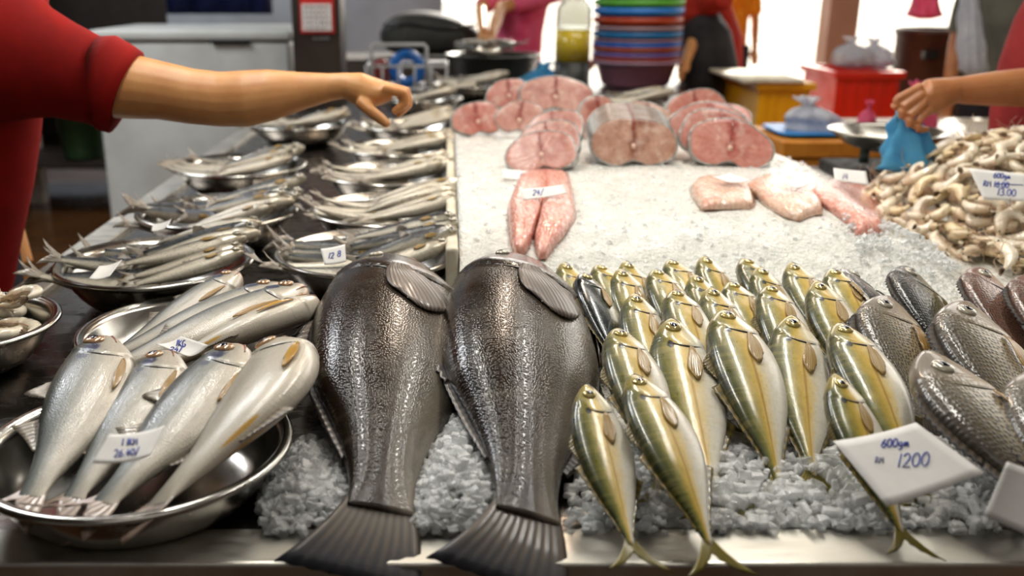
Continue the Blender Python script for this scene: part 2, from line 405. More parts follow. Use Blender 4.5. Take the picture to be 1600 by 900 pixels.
class Fish:
    cache = {}
    def __init__(s, key, L, prof, mats, gill=0.22, gb=0.07, eye=(0.09, 0.25, 0.011), bz=0.0, by=0.0, pe=0.85, tail=(0.2, 0.5, 0.35, 1.4), dorsal=(), anal=(), pect=None, pelv=None, droop=0.0, mouth=None, seg=28, tb=0.0, cut=None, lod=0, gslit=None, fold=0.0):
        s.key, s.L, s.prof, s.m = key, L, prof, mats
        s.gill, s.gb, s.bz, s.by, s.pe = gill, gb, bz, by, pe
        s.parts = []
        ts = []
        if lod == 0:
            ts = [0, .006, .015, .028, .045] + [0.06 + i * 0.018 for i in range(int((gill - 0.10 - 0.06) / 0.018))]
            ts += [gill - 0.095 + i * 0.0055 for i in range(24)]
            t = ts[-1]
            while t < 0.985: t += 0.024; ts.append(min(t, 1.0))
            if ts[-1] < 1: ts.append(1.0)
        else:
            ts = [0, .012, .03, .06, .1, .14, .18, .2, .215, .225, .25, .3, .36, .43, .5, .57, .64, .71, .78, .85, .91, .96, 1.0]; seg = 16
        b = MB()
        rows, uvs = [], []
        for t in ts:
            rows.append([s.S(t, 2*PI*j/seg) for j in range(seg)])
            uvs.append([(t, (1 - math.sin(2*PI*j/seg)) / 2) for j in range(seg)])
        b.grid(rows, uvs, closed=True)
        n = len(ts)
        b.f.append(tuple(range(seg))[::-1]); b.mi.append(0)
        b.f.append(tuple((n-1)*seg + j for j in range(seg))); b.mi.append(0)
        s.body = b.mesh('fish_body', mats['body'])
        # eyes on both flanks
        et, es, er = eye
        for sd in (1, -1):
            th = math.asin(es) if sd > 0 else PI - math.asin(es)
            p, nn = s.S(et, th), s.N(et, th)
            q = nn.to_track_quat('Z', 'Y').to_matrix()
            e = MB(); e.ball(p + nn*er*0.02, (er, er, er*0.42), 18 if lod == 0 else 10, 10 if lod == 0 else 6, q)
            pu = MB(); pu.ball(p + nn*er*0.32, (er*0.52, er*0.52, er*0.17), 14 if lod == 0 else 8, 8 if lod == 0 else 5, q)
            s.parts.append(('eye', e.mesh('eye', mats['eye']), [('pupil', pu.mesh('pupil', M['pupil']))]))
            if lod == 2: break
        # tail fin
        tl, spread, fork, pw = tail
        bt, bb, bw = [k * L for k in interp(prof, 1.0)]
        base = s.spine(1.0)
        tang = (s.spine(1.0) - s.spine(0.97)).normalized()
        tm = MB(); rows = []
        ni, nj = (17, 8) if lod == 0 else (9, 4)
        for i in range(ni):
            a = -1 + 2*i/(ni-1)
            ln = tl*L*(fork + (1-fork)*abs(a)**pw)
            row = []
            for j in range(nj):
                f = j/(nj-1)
                ang = a*spread*(0.55 + 0.45*f) + tb*f
                y = a*(bt if a < 0 else bb)*0.92 + math.sin(ang)*ln*f
                x = -0.05*L + math.cos(ang)*ln*f
                z = (0.0009 if i % 2 else -0.0009)*f*min(1, L/0.3) - droop*L*f*f + fold*L*a*a*f
                row.append(base + tang*x + Vector((0, y, z)))
            rows.append(row)
        tm.sheet(rows, 0.0012*L/0.3)
        s.parts.append(('tail_fin', tm.mesh('tail_fin', mats['tail']), []))
        def median(name, sgn, t0, t1, hs, sweep, mat, spiky):
            mm = MB(); rows = []
            ni = 25 if lod == 0 else 11
            for i in range(ni):
                f = i/(ni-1); t = lerp(t0, t1, f)
                h = interp(hs, f)[0]*L
                if spiky and i % 2: h *= 0.78
                p = s.S(t, sgn*PI/2)
                row = []
                for j in range(4):
                    g = j/3
                    row.append(p + Vector((sweep*h*g, -sgn*(h*g - 0.004*L), (0.0009 if i % 2 else -0.0009)*g + h*g*g*0.12)))
                rows.append(row)
            mm.sheet(rows, 0.0009*L/0.3)
            s.parts.append((name, mm.mesh(name, mat), []))
        for d in dorsal: median('dorsal_fin', 1, d[0], d[1], d[2], d[3], mats[d[4] if len(d) > 4 else 'fin'], d[5] if len(d) > 5 else False)
        for d in anal: median('anal_fin', -1, d[0], d[1], d[2], d[3], mats[d[4] if len(d) > 4 else 'fin'], False)
        for nm, pc in (('pectoral_fin', pect), ('pelvic_fin', pelv)):
            if not pc: continue
            t0, s0, ln, wd, tilt, lift, mk = pc
            mm = MB(); rows = []
            ni, nj = (11, 9) if lod == 0 else (7, 5)
            for i in range(ni):
                a = -1 + 2*i/(ni-1)
                row = []
                for j in range(nj):
                    f = j/(nj-1)
                    hw = wd*(0.22 + 0.78*f**0.7)*math.sqrt(max(0.02, 1 - (0.93*f)**6))
                    ends = 1 - 0.22*a*a
                    th = s0 + a*hw + tilt*f
                    t = t0 + ln*f*ends
                    row.append(s.S(t, th) + s.N(t, th)*((0.0013 if i % 2 else 0.0020) + lift*f*(1.2 - f)))
                rows.append(row)
            mm.sheet(rows, 0.0009*L/0.3)
            s.parts.append((nm, mm.mesh(nm, mats[mk]), []))
        if mouth:
            for sd in (1, -1):
                mm = MB(); pts = []
                for k in range(7):
                    f = k/6; t = 0.002 + mouth[0]*f; ss = lerp(mouth[1], mouth[2], f)
                    th = math.asin(ss) if sd > 0 else PI - math.asin(ss)
                    pts.append(s.S(t, th))
                mm.tube(pts, [mouth[3]*L*(1 - 0.6*k/6) for k in range(7)], 6)
                s.parts.append(('mouth', mm.mesh('mouth', mats.get('mouth', M['mouth_pink'])), []))
        if gslit:
            for sd in ((1, -1) if lod == 0 else (1,)):
                mm = MB(); pts = []; rr = []
                for k in range(13):
                    ss = lerp(gslit[0], gslit[1], k/12)
                    th = math.asin(ss) if sd > 0 else PI - math.asin(ss)
                    pts.append(s.S(s.tg(ss) + 0.006, th)); rr.append(gslit[2]*L*(0.15 + math.sin(PI*k/12)))
                mm.tube(pts, rr, 6)
                s.parts.append(('gill_slit', mm.mesh('gill_slit', M['gill_dark']), []))
    def tg(s, ss): return s.gill - 0.07*ss*ss - 0.015*ss
    def spine(s, t):
        return Vector((t*s.L, s.by*s.L*4*t*(1-t), s.bz*s.L*4*t*(1-t)))
    def S(s, t, th):
        a, b, w = [max(0.0, k)*s.L for k in interp(s.prof, max(0.0, min(1.0, t)))]
        c, si = math.cos(th), math.sin(th)
        g = s.tg(si)
        k = 1 + s.gb*sstep(g - 0.11, g - 0.01, t)*(1 - sstep(g - 0.004, g + 0.007, t))*(1 - 0.7*max(0, si)**4)
        y = (-a if si > 0 else b)*abs(si)*k
        z = w*math.copysign(abs(c)**s.pe, c)*k
        return s.spine(t) + Vector(((t - max(0.0, min(1.0, t)))*s.L, y, z))
    def N(s, t, th):
        d = 1e-3
        a = s.S(t + d, th) - s.S(t - d, th); b = s.S(t, th + d*5) - s.S(t, th - d*5)
        n = b.cross(a)
        if n.length < 1e-12: return Vector((0, 0, 1))
        n.normalize()
        r = s.S(t, th) - s.spine(t)
        return n if n.dot(r) > 0 else -n
    def put(s, name, A, B, roll=0.0, label=None, cat='fish', group=None, fixL=False, only=None, dy=1.0):
        A, B = Vector(A), Vector(B)
        X = (B - A).normalized()
        sc = 1.0 if fixL else (B - A).length / s.L
        if isinstance(fixL, float): sc = fixL / s.L
        Z = Vector((0, 0, 1)); Z = (Z - X*Z.dot(X)).normalized()
        Y = Z.cross(X)
        R = Matrix.Rotation(-roll, 3, 'X')
        B3 = Matrix((X, Y, Z)).transposed() @ R
        o = link(name, s.body)
        o.matrix_world = Matrix.Translation(A) @ B3.to_4x4() @ Matrix.Diagonal((sc, sc*dy, sc, 1))
        tag(o, label, cat, group)
        for nm, me, sub in s.parts:
            if only and nm not in only: continue
            c = link(nm, me, o)
            for n2, m2 in sub: link(n2, m2, c)
        return o

P_SCAD = [(0, .016, .018, .022), (.02, .036, .038, .035), (.05, .056, .056, .046), (.10, .083, .084, .056), (.16, .108, .110, .063), (.24, .129, .132, .069), (.34, .141, .152, .072), (.46, .141, .156, .070), (.6, .123, .134, .059), (.74, .086, .090, .042), (.86, .045, .047, .026), (.94, .026, .026, .016), (1, .018, .018, .004)]
P_GROU = [(0, .03, .035, .04), (.02, .075, .08, .075), (.06, .115, .12, .105), (.12, .142, .146, .122), (.2, .160, .164, .132), (.32, .172, .178, .134), (.46, .172, .182, .120), (.6, .152, .160, .096), (.72, .110, .114, .066), (.82, .078, .080, .042), (.90, .060, .062, .026), (.95, .054, .056, .015), (1, .054, .056, .005)]
P_THRE = [(0, .03, .03, .044), (.012, .050, .050, .058), (.05, .076, .074, .070), (.11, .098, .098, .078), (.2, .116, .118, .083), (.32, .126, .130, .085), (.46, .123, .130, .080), (.62, .102, .107, .064), (.78, .063, .064, .041), (.9, .042, .042, .025), (1, .034, .034, .004)]
P_MULL = [(0, .016, .016, .018), (.02, .034, .032, .034), (.06, .052, .050, .050), (.13, .070, .068, .062), (.22, .083, .082, .070), (.36, .088, .092, .072), (.5, .084, .089, .066), (.66, .069, .072, .052), (.8, .050, .052, .035), (.92, .034, .034, .020), (1, .030, .030, .004)]
P_BREA = [(0, .02, .024, .030), (.03, .062, .05, .050), (.08, .115, .085, .062), (.15, .17, .125, .072), (.24, .215, .16, .080), (.36, .24, .19, .084), (.5, .23, .195, .078), (.64, .185, .165, .062), (.78, .115, .108, .044), (.88, .070, .068, .028), (1, .054, .054, .005)]

FK = {}
for nm, body, bz in (('scad', 'scad', 0.03), ('scad2', 'scad', -0.015), ('scad_dark', 'scad_dark', 0.02)):
    FK[nm] = Fish(nm, 0.29, P_SCAD, dict(body=M[body], eye=M['eye_gold'], tail=M['fin_yellow'], fin=M['fin_olive'], pect=M['fin_gold'], mouth=M['gill_dark']),
        gill=0.225, gb=0.06, eye=(0.10, 0.22, 0.0105), bz=bz, tail=(0.25, 0.62, 0.34, 1.2), pe=0.78,
        dorsal=[(0.33, 0.5, [(0, .015), (.3, .05), (1, .006)], 0.9, 'fin', True), (0.52, 0.93, [(0, .045), (.3, .022), (1, .012)], 0.9)],
        anal=[(0.58, 0.93, [(0, .035), (.3, .02), (1, .01)], 0.9)], pect=(0.235, -0.28, 0.21, 0.26, 0.12, 0.004, 'pect'), mouth=(0.055, -0.05, -0.35, 0.0045), gslit=(0.55, -0.7, 0.0045), fold=0.02)
FK['grouper'] = Fish('grouper', 0.66, P_GROU, dict(body=M['grouper'], eye=M['eye_dull'], tail=M['fin_dark'], fin=M['fin_black'], pect=M['fin_brown']),
    gill=0.24, gb=0.05, eye=(0.10, 0.42, 0.012), tail=(0.185, 0.36, 0.92, 2.0), pe=0.85, seg=40,
    dorsal=[(0.30, 0.62, [(0, .012), (.2, .030), (.7, .022), (1, .012)], 1.6, 'fin', True), (0.62, 0.86, [(0, .012), (.5, .016), (1, .008)], 1.6)],
    anal=[(0.64, 0.84, [(0, .02), (.4, .03), (1, .012)], 1.2)], pect=(0.225, 0.02, 0.20, 0.50, -0.35, 0.010, 'pect'), pelv=(0.25, -1.25, 0.16, 0.22, -0.15, 0.014, 'pect'),
    mouth=(0.07, -0.05, -0.35, 0.005), gslit=(0.7, -0.75, 0.004), droop=0.05, tb=-0.22)
for nm, body, bz, eye, by in (('threadfin', 'threadfin', 0.02, 'eye_amber', 0.03), ('threadfin_pale', 'threadfin_belly', 0.03, 'eye_amber', 0.12)):
    FK[nm] = Fish(nm, 0.33, P_THRE, dict(body=M[body], eye=M[eye], tail=M['fin_pinkish'], fin=M['fin_grey'], pect=M['fin_bright'] if nm != 'threadfin' else M['fin_amber'], mouth=M['mouth_pink']),
        gill=0.215, gb=0.075, eye=(0.092, 0.32, 0.0125), bz=bz, tail=(0.22, 0.5, 0.34, 1.2), pe=0.8, by=by,
        dorsal=[(0.32, 0.44, [(0, .02), (.3, .07), (1, .01)], 1.1, 'fin', True), (0.58, 0.76, [(0, .07), (.4, .04), (1, .01)], 1.0)],
        anal=[(0.6, 0.76, [(0, .07), (.4, .04), (1, .01)], 1.0)], pect=(0.22, -0.75, 0.24, 0.15, 0.05, 0.008, 'pect'), mouth=(0.085, -0.42, -0.5, 0.006), gslit=(0.5, -0.75, 0.0035), droop=-0.01, tb=-0.4)
for nm, body in (('mullet_dark', 'mullet_dark'), ('mullet_pale', 'mullet_pale')):
    for k, (bz, dr) in enumerate(((-0.07, -0.05), (-0.03, -0.02), (0.02, 0.0))):
        FK[nm + str(k)] = Fish(nm, 0.20, P_MULL, dict(body=M[body], eye=M['eye_dull'], tail=M['fin_grey'], fin=M['fin_grey'], pect=M['fin_gold'], mouth=M['gill_dark']),
            gill=0.22, gb=0.08, eye=(0.065, 0.3, 0.008), bz=bz, tail=(0.22, 0.5, 0.4, 1.3), droop=dr, lod=1,
            dorsal=[(0.42, 0.54, [(0, .02), (.3, .06), (1, .01)], 1.1)], pect=(0.23, 0.0, 0.12, 0.3, 0.0, 0.003, 'pect'), mouth=(0.04, -0.2, -0.4, 0.006))
for nm, body, fin in (('bream', 'bream', 'fin_amber'), ('bream_green', 'bream_green', 'fin_olive'), ('bream_pink', 'bream_pink', 'fin_pinkish'), ('bream_grey', 'bream_grey', 'fin_grey')):
    FK[nm] = Fish(nm, 0.25, P_BREA, dict(body=M[body], eye=M['eye_dull'], tail=M['fin_dark'], fin=M['fin_dark'], pect=M[fin], mouth=M['gill_dark']),
        gill=0.29, gb=0.05, eye=(0.165, 0.38, 0.0115), tail=(0.22, 0.5, 0.75, 1.6), pe=0.75,
        dorsal=[(0.24, 0.62, [(0, .02), (.3, .085), (1, .06)], 0.7, 'fin', True), (0.62, 0.86, [(0, .06), (.5, .07), (1, .02)], 0.8)],
        anal=[(0.6, 0.84, [(0, .05), (.4, .06), (1, .02)], 0.8)], pect=(0.31, -0.35, 0.24, 0.26, -0.1, 0.012, 'pect'), mouth=(0.06, -0.2, -0.45, 0.006), gslit=(0.6, -0.75, 0.003))
# ------------------------------------------------------------------ market table
TX0, TX1, TY0, TY1 = -0.775, 1.38, 0.822, 4.64
tb = empty('market_table', 'long stainless steel fish counter with raised rims carrying all the trays and ice', 'counter', (0, 0, 0))
m = MB(); m.box((TX0 + .004, TY0 + .004, TZ - .03), (TX1, 3.02, TZ)); m.box((TX0 + .004, 3.0201, TZ - .03), (.98, TY1, TZ)); bevel(m.obj('table_top', M['steel_table'], tb, False), .002)
m = MB()
m.box((TX0, TY0, TZ - .055), (TX1, TY0 + .066, TZ + .004)); bevel(m.obj('front_rim', M['steel_rim'], tb, False), .004, 3)
m = MB(); m.box((TX0 - .035, TY0 + .002, TZ - .055), (TX0 + .03, TY1, TZ + .012)); bevel(m.obj('side_rim', M['steel_rim'], tb, False), .004, 3)
for x, y in [(TX0 + .05, TY0 + .12), (TX0 + .05, 2.8), (TX0 + .05, TY1 - .1), (.5, TY0 + .12), (.9, TY1 - .1), (TX1 - .08, TY0 + .12), (TX1 - .08, 2.94)]:
    if 1:
        m = MB(); m.box((x - .025, y - .025, 0), (x + .025, y + .025, TZ - .03)); bevel(m.obj('leg', M['steel_rim'], tb, False), .004)
m = MB()
for i in range(1):
    m.box((TX0 + .07, TY0 + .1 + i*3.6, .25), (TX1 - .08, TY0 + .14 + i*3.6, .29))
m.obj('cross_bar', M['steel_rim'], tb, False)

fc = empty('back_counter', 'second steel counter behind the fish table carrying basins, wire rack and bottle', 'counter', (0, 0, 0))
m = MB(); m.box((-.5, 4.66, TZ - .05), (1.34, 5.9, TZ)); bevel(m.obj('counter_top', M['steel_table'], fc, False), .004)
for x in (-.45, 1.28):
    for y in (4.72, 5.82):
        m = MB(); m.box((x, y, 0), (x + .05, y + .05, TZ - .05)); m.obj('leg', M['steel_rim'], fc, False)

# ------------------------------------------------------------------ ice bed
def nz(x, y, s, a): return a * noise.noise(Vector((x*s, y*s, 1.7)))
ICE_TAB = [(.88, .0), (1.0, .012), (1.15, .018), (1.32, .03), (1.45, .052), (1.56, .085), (1.68, .118), (1.8, .128), (2.3, .132), (2.75, .13), (2.9, .12)]
def Hs(x, y):                        # shrimp heap's ice core
    r2 = ((x - 1.33)/.37)**2 + ((y - 2.1)/.44)**2
    return .235*max(0.0, 1 - r2)**.8
def ice_h(x, y):
    h = interp(ICE_TAB, y)[0]
    e = .90 + .04*math.sin(y*6)
    right = sstep(e + .12, e - .10, x)
    h = lerp(min(h, .03), h, right)
    if y > 1.5: h = max(h, Hs(x, y) - .04)
    if x > 1.0 and y > 2.55: h *= 1 - sstep(1.0, 1.1, x)*sstep(2.55, 2.7, y)
    return h
def H(x, y):
    h = ice_h(x, y)
    return h + nz(x, y, 14, .006) * min(1, h/.05) + nz(x, y, 45, .0025) * min(1, h/.03)
def hit(px, py, off=0.0):            # first point of the ice surface along the pixel's ray
    d = ray(px, py)
    t = .7
    while t < 5:
        p = O + d*t
        z = TZ + off + (ice_h(p.x, p.y) if p.x > .02 and p.y < 2.92 else 0)
        if p.z <= z: return p
        t += .004
    return P(px, py, off)

t = NT('packed_ice'); co = t.coord()
n1 = t.noise(co, 26.0, 6.0, 0.7); n2 = t.noise(co, 150.0, 3.0, 0.6); d1, cc = t.vor(co, 95.0)
d2, _ = t.vor(co, 240.0)
base = t.mix(t.mapr(n1, 0.35, 0.7), lin((232, 232, 226)), lin((208, 210, 203)))
base = t.mix(t.mapr(t.noise(co, 4.0, 3.0), 0.45, 0.75, 0, 0.4), base, lin((226, 218, 204)))
h = t.math('ADD', t.math('ADD', t.math('MULTIPLY', n1, 1.2), t.math('MULTIPLY', d1, 0.9)), t.math('ADD', t.math('MULTIPLY', n2, 0.35), t.math('MULTIPLY', d2, 0.5)))
t.bs(color=base, rough=t.mapr(n2, 0.3, 0.7, 0.12, 0.4), sss=0.45, ssr=(0.9, 1.0, 1.0), sscale=0.012, spec=0.5, ior=1.31, coat=0.3, normal=t.bump(h, 0.75, 0.006))
M['ice'] = t.m
t = NT('clear_ice'); co = t.coord()
t.bs(color=(.97, .975, .97, 1), rough=t.mapr(t.noise(co, 90.0), 0.3, 0.7, 0.03, 0.22), ior=1.31, spec=.8, coat=.5, coatr=.03, normal=t.bump(t.noise(co, 200.0, 3.0), 0.5, 0.003))
tr_n = t.n('ShaderNodeBsdfTransparent', {'Color': (.97, .98, .98, 1)})
ms_n = t.n('ShaderNodeMixShader', {0: t.mapr(t.noise(co, 60.0), 0.3, 0.7, 0.28, 0.62)})
t.t.links.new(tr_n.outputs[0], ms_n.inputs[1]); t.t.links.new(t.b.outputs[0], ms_n.inputs[2])
t.t.links.new(ms_n.outputs[0], next(n for n in t.t.nodes if n.type == 'OUTPUT_MATERIAL').inputs['Surface'])
M['ice_clear'] = t.m

m = MB()
nx, ny = 118, 176
x0, x1, y0, y1 = .02, 1.37, .892, 2.93
rows = []
for i in range(ny):
    y = lerp(y0, y1, (i/(ny-1)))
    row = []
    for j in range(nx):
        xs = x0 + (.19 * sstep(1.56, 1.30, y))      # the left edge steps in towards the front
        x = lerp(xs, x1, j/(nx-1))
        row.append(Vector((x, y, TZ + max(.0025, H(x, y)))))
    rows.append(row)
low = [[Vector((p.x, p.y, TZ + .0008)) for p in r] for r in rows]
m.grid(rows); 
for edge in ([(r[0], l[0]) for r, l in zip(rows, low)], [(r[-1], l[-1]) for r, l in zip(rows, low)], list(zip(rows[0], low[0])), list(zip(rows[-1], low[-1]))):
    m.grid([[a for a, b in edge], [b for a, b in edge]])
ice = m.obj('packed_ice', M['ice'], merge=1e-5)
tag(ice, 'white packed ice bed under the steaks and fillets, sloping down to the front fish', 'ice', kind='stuff')

def chunk(mb, p, r):
    q = Matrix.Rotation(RND.uniform(0, 6.28), 3, Vector((RND.gauss(0, 1), RND.gauss(0, 1), RND.gauss(0, 1) + .01)).normalized())
    vs = []
    for x in (-1, 1):
        for y in (-1, 1):
            for z in (-1, 1):
                k = RND.uniform(.55, 1.1)
                vs.append(Vector(p) + q @ Vector((x*r*k*1.15, y*r*RND.uniform(.6, 1.05)*.85, z*r*RND.uniform(.5, 1)*.7)))
    mb.add(vs, [(0,1,3,2), (4,6,7,5), (0,4,5,1), (2,3,7,6), (0,2,6,4), (1,5,7,3)])
def in_poly(x, y, poly):
    c = False
    for i in range(len(poly)):
        (x1, y1), (x2, y2) = poly[i], poly[i-1]
        if (y1 > y) != (y2 > y) and x < (x2-x1)*(y-y1)/(y2-y1) + x1: c = not c
    return c
def ice_pile(name, poly_px, hh, r, n, label, seedk=0):
    """loose crushed ice heaped on the table inside an outline"""
    poly = [tuple(P(a, b, .01).xy) for a, b in poly_px]
    xs, ys = [p[0] for p in poly], [p[1] for p in poly]
    cx, cy = sum(xs)/len(xs), sum(ys)/len(ys)
    mb = MB(); k = 0; tries = 0
    while k < n and tries < n*40:
        tries += 1
        x, y = RND.uniform(min(xs), max(xs)), RND.uniform(min(ys), max(ys))
        if not in_poly(x, y, poly): continue
        e = min(math.hypot(x - (a[0] + (b[0]-a[0])*f/6), y - (a[1] + (b[1]-a[1])*f/6)) for a, b in zip(poly, poly[1:] + poly[:1]) for f in range(6))
        top = hh*min(1, e/.045)**.7
        rr = r*RND.uniform(.5, 1.25)
        base = H(x, y) if x > .2 else 0
        z = TZ + base + .003 + rr*.7 + top*(1 - RND.random()**2.2)
        chunk(mb, (x, y, z), rr); k += 1
    o = mb.obj(name, M['ice_clear'], smooth=False, merge=0)
    bm = bmesh.new(); bm.from_mesh(o.data); bmesh.ops.recalc_face_normals(bm, faces=bm.faces); bm.to_mesh(o.data); bm.free()
    bevel(o, r*.30, 1)
    return tag(o, label, 'ice', kind='stuff')
ice_pile('crushed_ice', [(402, 800), (418, 730), (470, 690), (535, 700), (548, 760), (545, 800), (470, 833), (420, 832)], .035, .0062, 950, 'crushed ice heap between the front tray of fish and the tail of the left big dark fish')
ice_pile('crushed_ice', [(648, 830), (640, 780), (668, 700), (700, 655), (745, 660), (785, 705), (788, 790), (760, 832)], .045, .0062, 1500, 'crushed ice heap between the tails of the two big dark fish')
ice_pile('crushed_ice', [(690, 660), (712, 600), (680, 520), (672, 470), (715, 480), (712, 520), (735, 590), (748, 660)], .022, .006, 420, 'narrow strip of crushed ice between the bodies of the two big dark fish')
ice_pile('crushed_ice', [(888, 826), (884, 770), (930, 700), (1110, 690), (1180, 720), (1300, 700), (1600, 700), (1640, 826), (1240, 830), (1000, 830)], .012, .007, 1500, 'wet glassy ice lumps around the tails along the front steel rim')
ice_pile('crushed_ice', [(1330, 640), (1345, 560), (1440, 560), (1420, 640), (1400, 690)], .012, .006, 260, 'crushed ice patch between the olive fish and the grey scaly fish')
ice_pile('crushed_ice', [(1320, 480), (1300, 432), (1480, 432), (1500, 470), (1460, 500)], .010, .0055, 320, 'crushed ice between the upper grey scaly fish and the white ice slope')
mb = MB()
for k in range(450):                # loose lumps on the packed bed
    x, y = RND.uniform(.05, .98), RND.uniform(1.42, 2.45)
    rr = RND.uniform(.0025, .0055)
    chunk(mb, (x, y, TZ + H(x, y) + rr*.25), rr)
tag(mb.obj('ice_grains', M['ice_clear'], smooth=False, merge=0), 'loose grains of clear ice scattered over the white ice bed', 'ice', kind='stuff')

# foam box round the ice bed
fb = empty('foam_box', 'off-white styrofoam tray whose left wall shows beside the ice bed', 'box', (.4, 2.2, TZ))
def fbox(name, lo, hi):
    mm = MB(); mm.box(lo, hi); o = mm.obj(name, M['foam'], None, False); bevel(o, .006, 3)
    o.parent = fb; o.matrix_parent_inverse = Matrix.Translation((-.4, -2.2, -TZ))
fbox('side_wall', (-.004, 1.60, TZ + .001), (.018, 2.96, TZ + .115))
fbox('back_wall', (-.004, 2.96, TZ + .001), (.99, 2.985, TZ + .10))

# ------------------------------------------------------------------ steel bowls
def bowl_prof(R, h, base):
    th = .0014
    out = [(0.0, 0.0), (base*.9, 0.0), (base, .002)]
    for k in range(1, 9):
        f = k/8; out.append((lerp(base, R - .012, math.sin(f*PI/2)**.85 if False else f**.75), .002 + (h - .002)*f**1.55))
    rim = [(R - .006, h + .001), (R - .001, h + .0005), (R, h - .002), (R - .001, h - .0045), (R - .004, h - .005)]
    return out, rim, th
def bowl(name, x, y, R, h, base, label, group=None, z=0.0, cat='bowl'):
    key = (round(R, 3), round(h, 3), round(base, 3))
    if key not in BOWLS:
        out, rim, th = bowl_prof(R, h, base)
        mb = MB()
        inner = [(max(0, r - th), zz + th) for r, zz in out]
        mb.lathe(out + [(R - .0105, h)] + inner[::-1], 64)
        rm = MB()
        pr = [(R - .0125, h + .0012), (R - .009, h + .0034), (R - .004, h + .0034), (R - .0005, h + .001), (R, h - .002), (R - .002, h - .0042), (R - .005, h - .003), (R - .009, h - .0005)]
        rm.lathe(pr, 64, close=True)
        BOWLS[key] = (mb.mesh('bowl', M['steel'], merge=1e-6), rm.mesh('rolled_rim', M['steel']))
    a, b = BOWLS[key]
    o = link(name, a); o.location = (x, y, TZ + z + .0012)
    link('rolled_rim', b, o)
    return tag(o, label, cat, group)
BOWLS = {}
GB = 'stainless steel bowls of fish on the counter'
bowl('steel_tray', -.346, .968, .172, .062, .115, 'wide stainless tray at the front left corner holding four silver fish', GB)
bowl('steel_tray', -.385, 1.365, .172, .052, .115, 'stainless tray of four silver fish behind the front left tray', GB)
bowl('steel_bowl', -.725, 1.345, .142, .07, .07, 'stainless bowl of raw shrimps cut off by the left edge of the picture', GB)
LC = [(-.525, 1.66), (-.505, 2.06), (-.575, 2.62), (-.53, 3.45)]
RC = [(-.147, 1.72), (-.132, 2.08), (-.155, 2.50), (-.145, 2.92), (-.135, 3.42), (-.12, 4.25)]
LW = ['nearest', 'second', 'third', 'fourth']
BL, BR = [], []
for k, (x, y) in enumerate(LC):
    BL.append(bowl('steel_bowl', x, y, .176 if k < 2 else .185, .075, .095, f'stainless fish bowl by the steel side rim, {["first", "second", "third", "fourth"][k]} behind the tray of silver fish', GB))
for k, (x, y) in enumerate(RC):
    BR.append(bowl('steel_bowl', x, y, .174 if k < 4 else .185, .075, .095, f'stainless fish bowl beside the foam ice tray, {["first", "second", "third", "fourth", "fifth", "sixth"][k]} from the big dark fish', GB))
BX = bowl('steel_bowl', .12, 4.85, .2, .075, .095, 'far stainless bowl of fish just in front of the dark basin', GB)
bowl('steel_tray', .74, 4.2, .235, .05, .15, 'far tray of small silver fish below the stack of coloured basins', GB)

# ------------------------------------------------------------------ the two big dark fish
GG = 'two big dark fish'
A = Vector((-.095, 1.52, TZ + .075)); B = P(594, 796, .03)
FK['grouper'].put('grouper_fish', A, B, 0.22, 'big dark brown fish, left of the two, next to the silver fish trays', 'fish', GG)
A = P(796, 442, .085); B = P(824, 806, .03)
FK['grouper'].put('grouper_fish', A, B, 0.30, 'big dark brown fish, right of the two, next to the olive-gold fish', 'fish', GG)

# ------------------------------------------------------------------ olive-gold scads, rows counted from the front
ORD = ['first', 'second', 'third', 'fourth', 'fifth', 'sixth', 'seventh', 'eighth']
SC = [
 [((915, 605), (986, 852), .096, .026, None, 0.17), ((988, 590), (1108, 852), .100, .03, None, 0.14), ((1303, 588), (1408, 832), .106, .028, None, 0.17)],
 [((962, 518), (1012, 705), .094, .02, .26, 0.21), ((1048, 503), (1116, 768), .096, .022, None, 0.16), ((1128, 490), (1216, 752), .098, .022, None, 0.17), ((1236, 498), (1270, 742), .096, .022, None, 0.26), ((1308, 510), (1432, 760), .102, .028, None, 0.14)],
 [((990, 463), (1040, 640), .080, .014, .25, 0.18), ((1053, 458), (1108, 640), .080, .014, .25, 0.23), ((1108, 453), (1180, 630), .082, .014, .25, 0.17), ((1200, 451), (1250, 640), .082, .014, .25, 0.23), ((1275, 443), (1350, 620), .084, .014, .25, 0.16)],
 [((908, 431), (966, 580), .066, .012, .24, 0.39), ((968, 424), (1010, 560), .064, .010, .24, 0.21), ((1022, 425), (1072, 570), .064, .01, .24, 0.23), ((1083, 433), (1140, 570), .066, .01, .24, 0.21), ((1140, 445), (1190, 590), .066, .01, .24, 0.25), ((1185, 421), (1235, 560), .064, .01, .24, 0.21), ((1298, 424), (1350, 560), .068, .012, .24, 0.09)],
 [((880, 414), (925, 530), .046, .008, .235, 0.25), ((932, 418), (975, 530), .048, .008, .235, 0.21), ((976, 412), (1022, 530), .048, .008, .235, 0.21), ((1045, 410), (1092, 525), .048, .008, .235, 0.18), ((1098, 404), (1144, 520), .048, .008, .235, 0.21), ((1160, 408), (1205, 520), .046, .008, .235, 0.25), ((1235, 414), (1280, 525), .050, .008, .235, 0.07)],
]
RN = ['front row', 'second row', 'third row', 'fourth row', 'back row']
def place_iced(kind, name, hp, tp, zh, zt, L, roll, label, cat, group):
    A = hit(*hp, zh)
    if L is None:
        B = P(*tp, zt); B.z = TZ + max(ice_h(B.x, B.y) + zt - .01, .012) if B.y > .9 else B.z
        return FK[kind].put(name, A, B, roll, label, cat, group)
    T = hit(*tp, zt)
    d = Vector((T.x - A.x, T.y - A.y, 0)).normalized()
    e = A + d*L
    e.z = TZ + ice_h(e.x, e.y) + zt
    B = A + (e - A).normalized()*L
    return FK[kind].put(name, A, B, roll, label, cat, group)
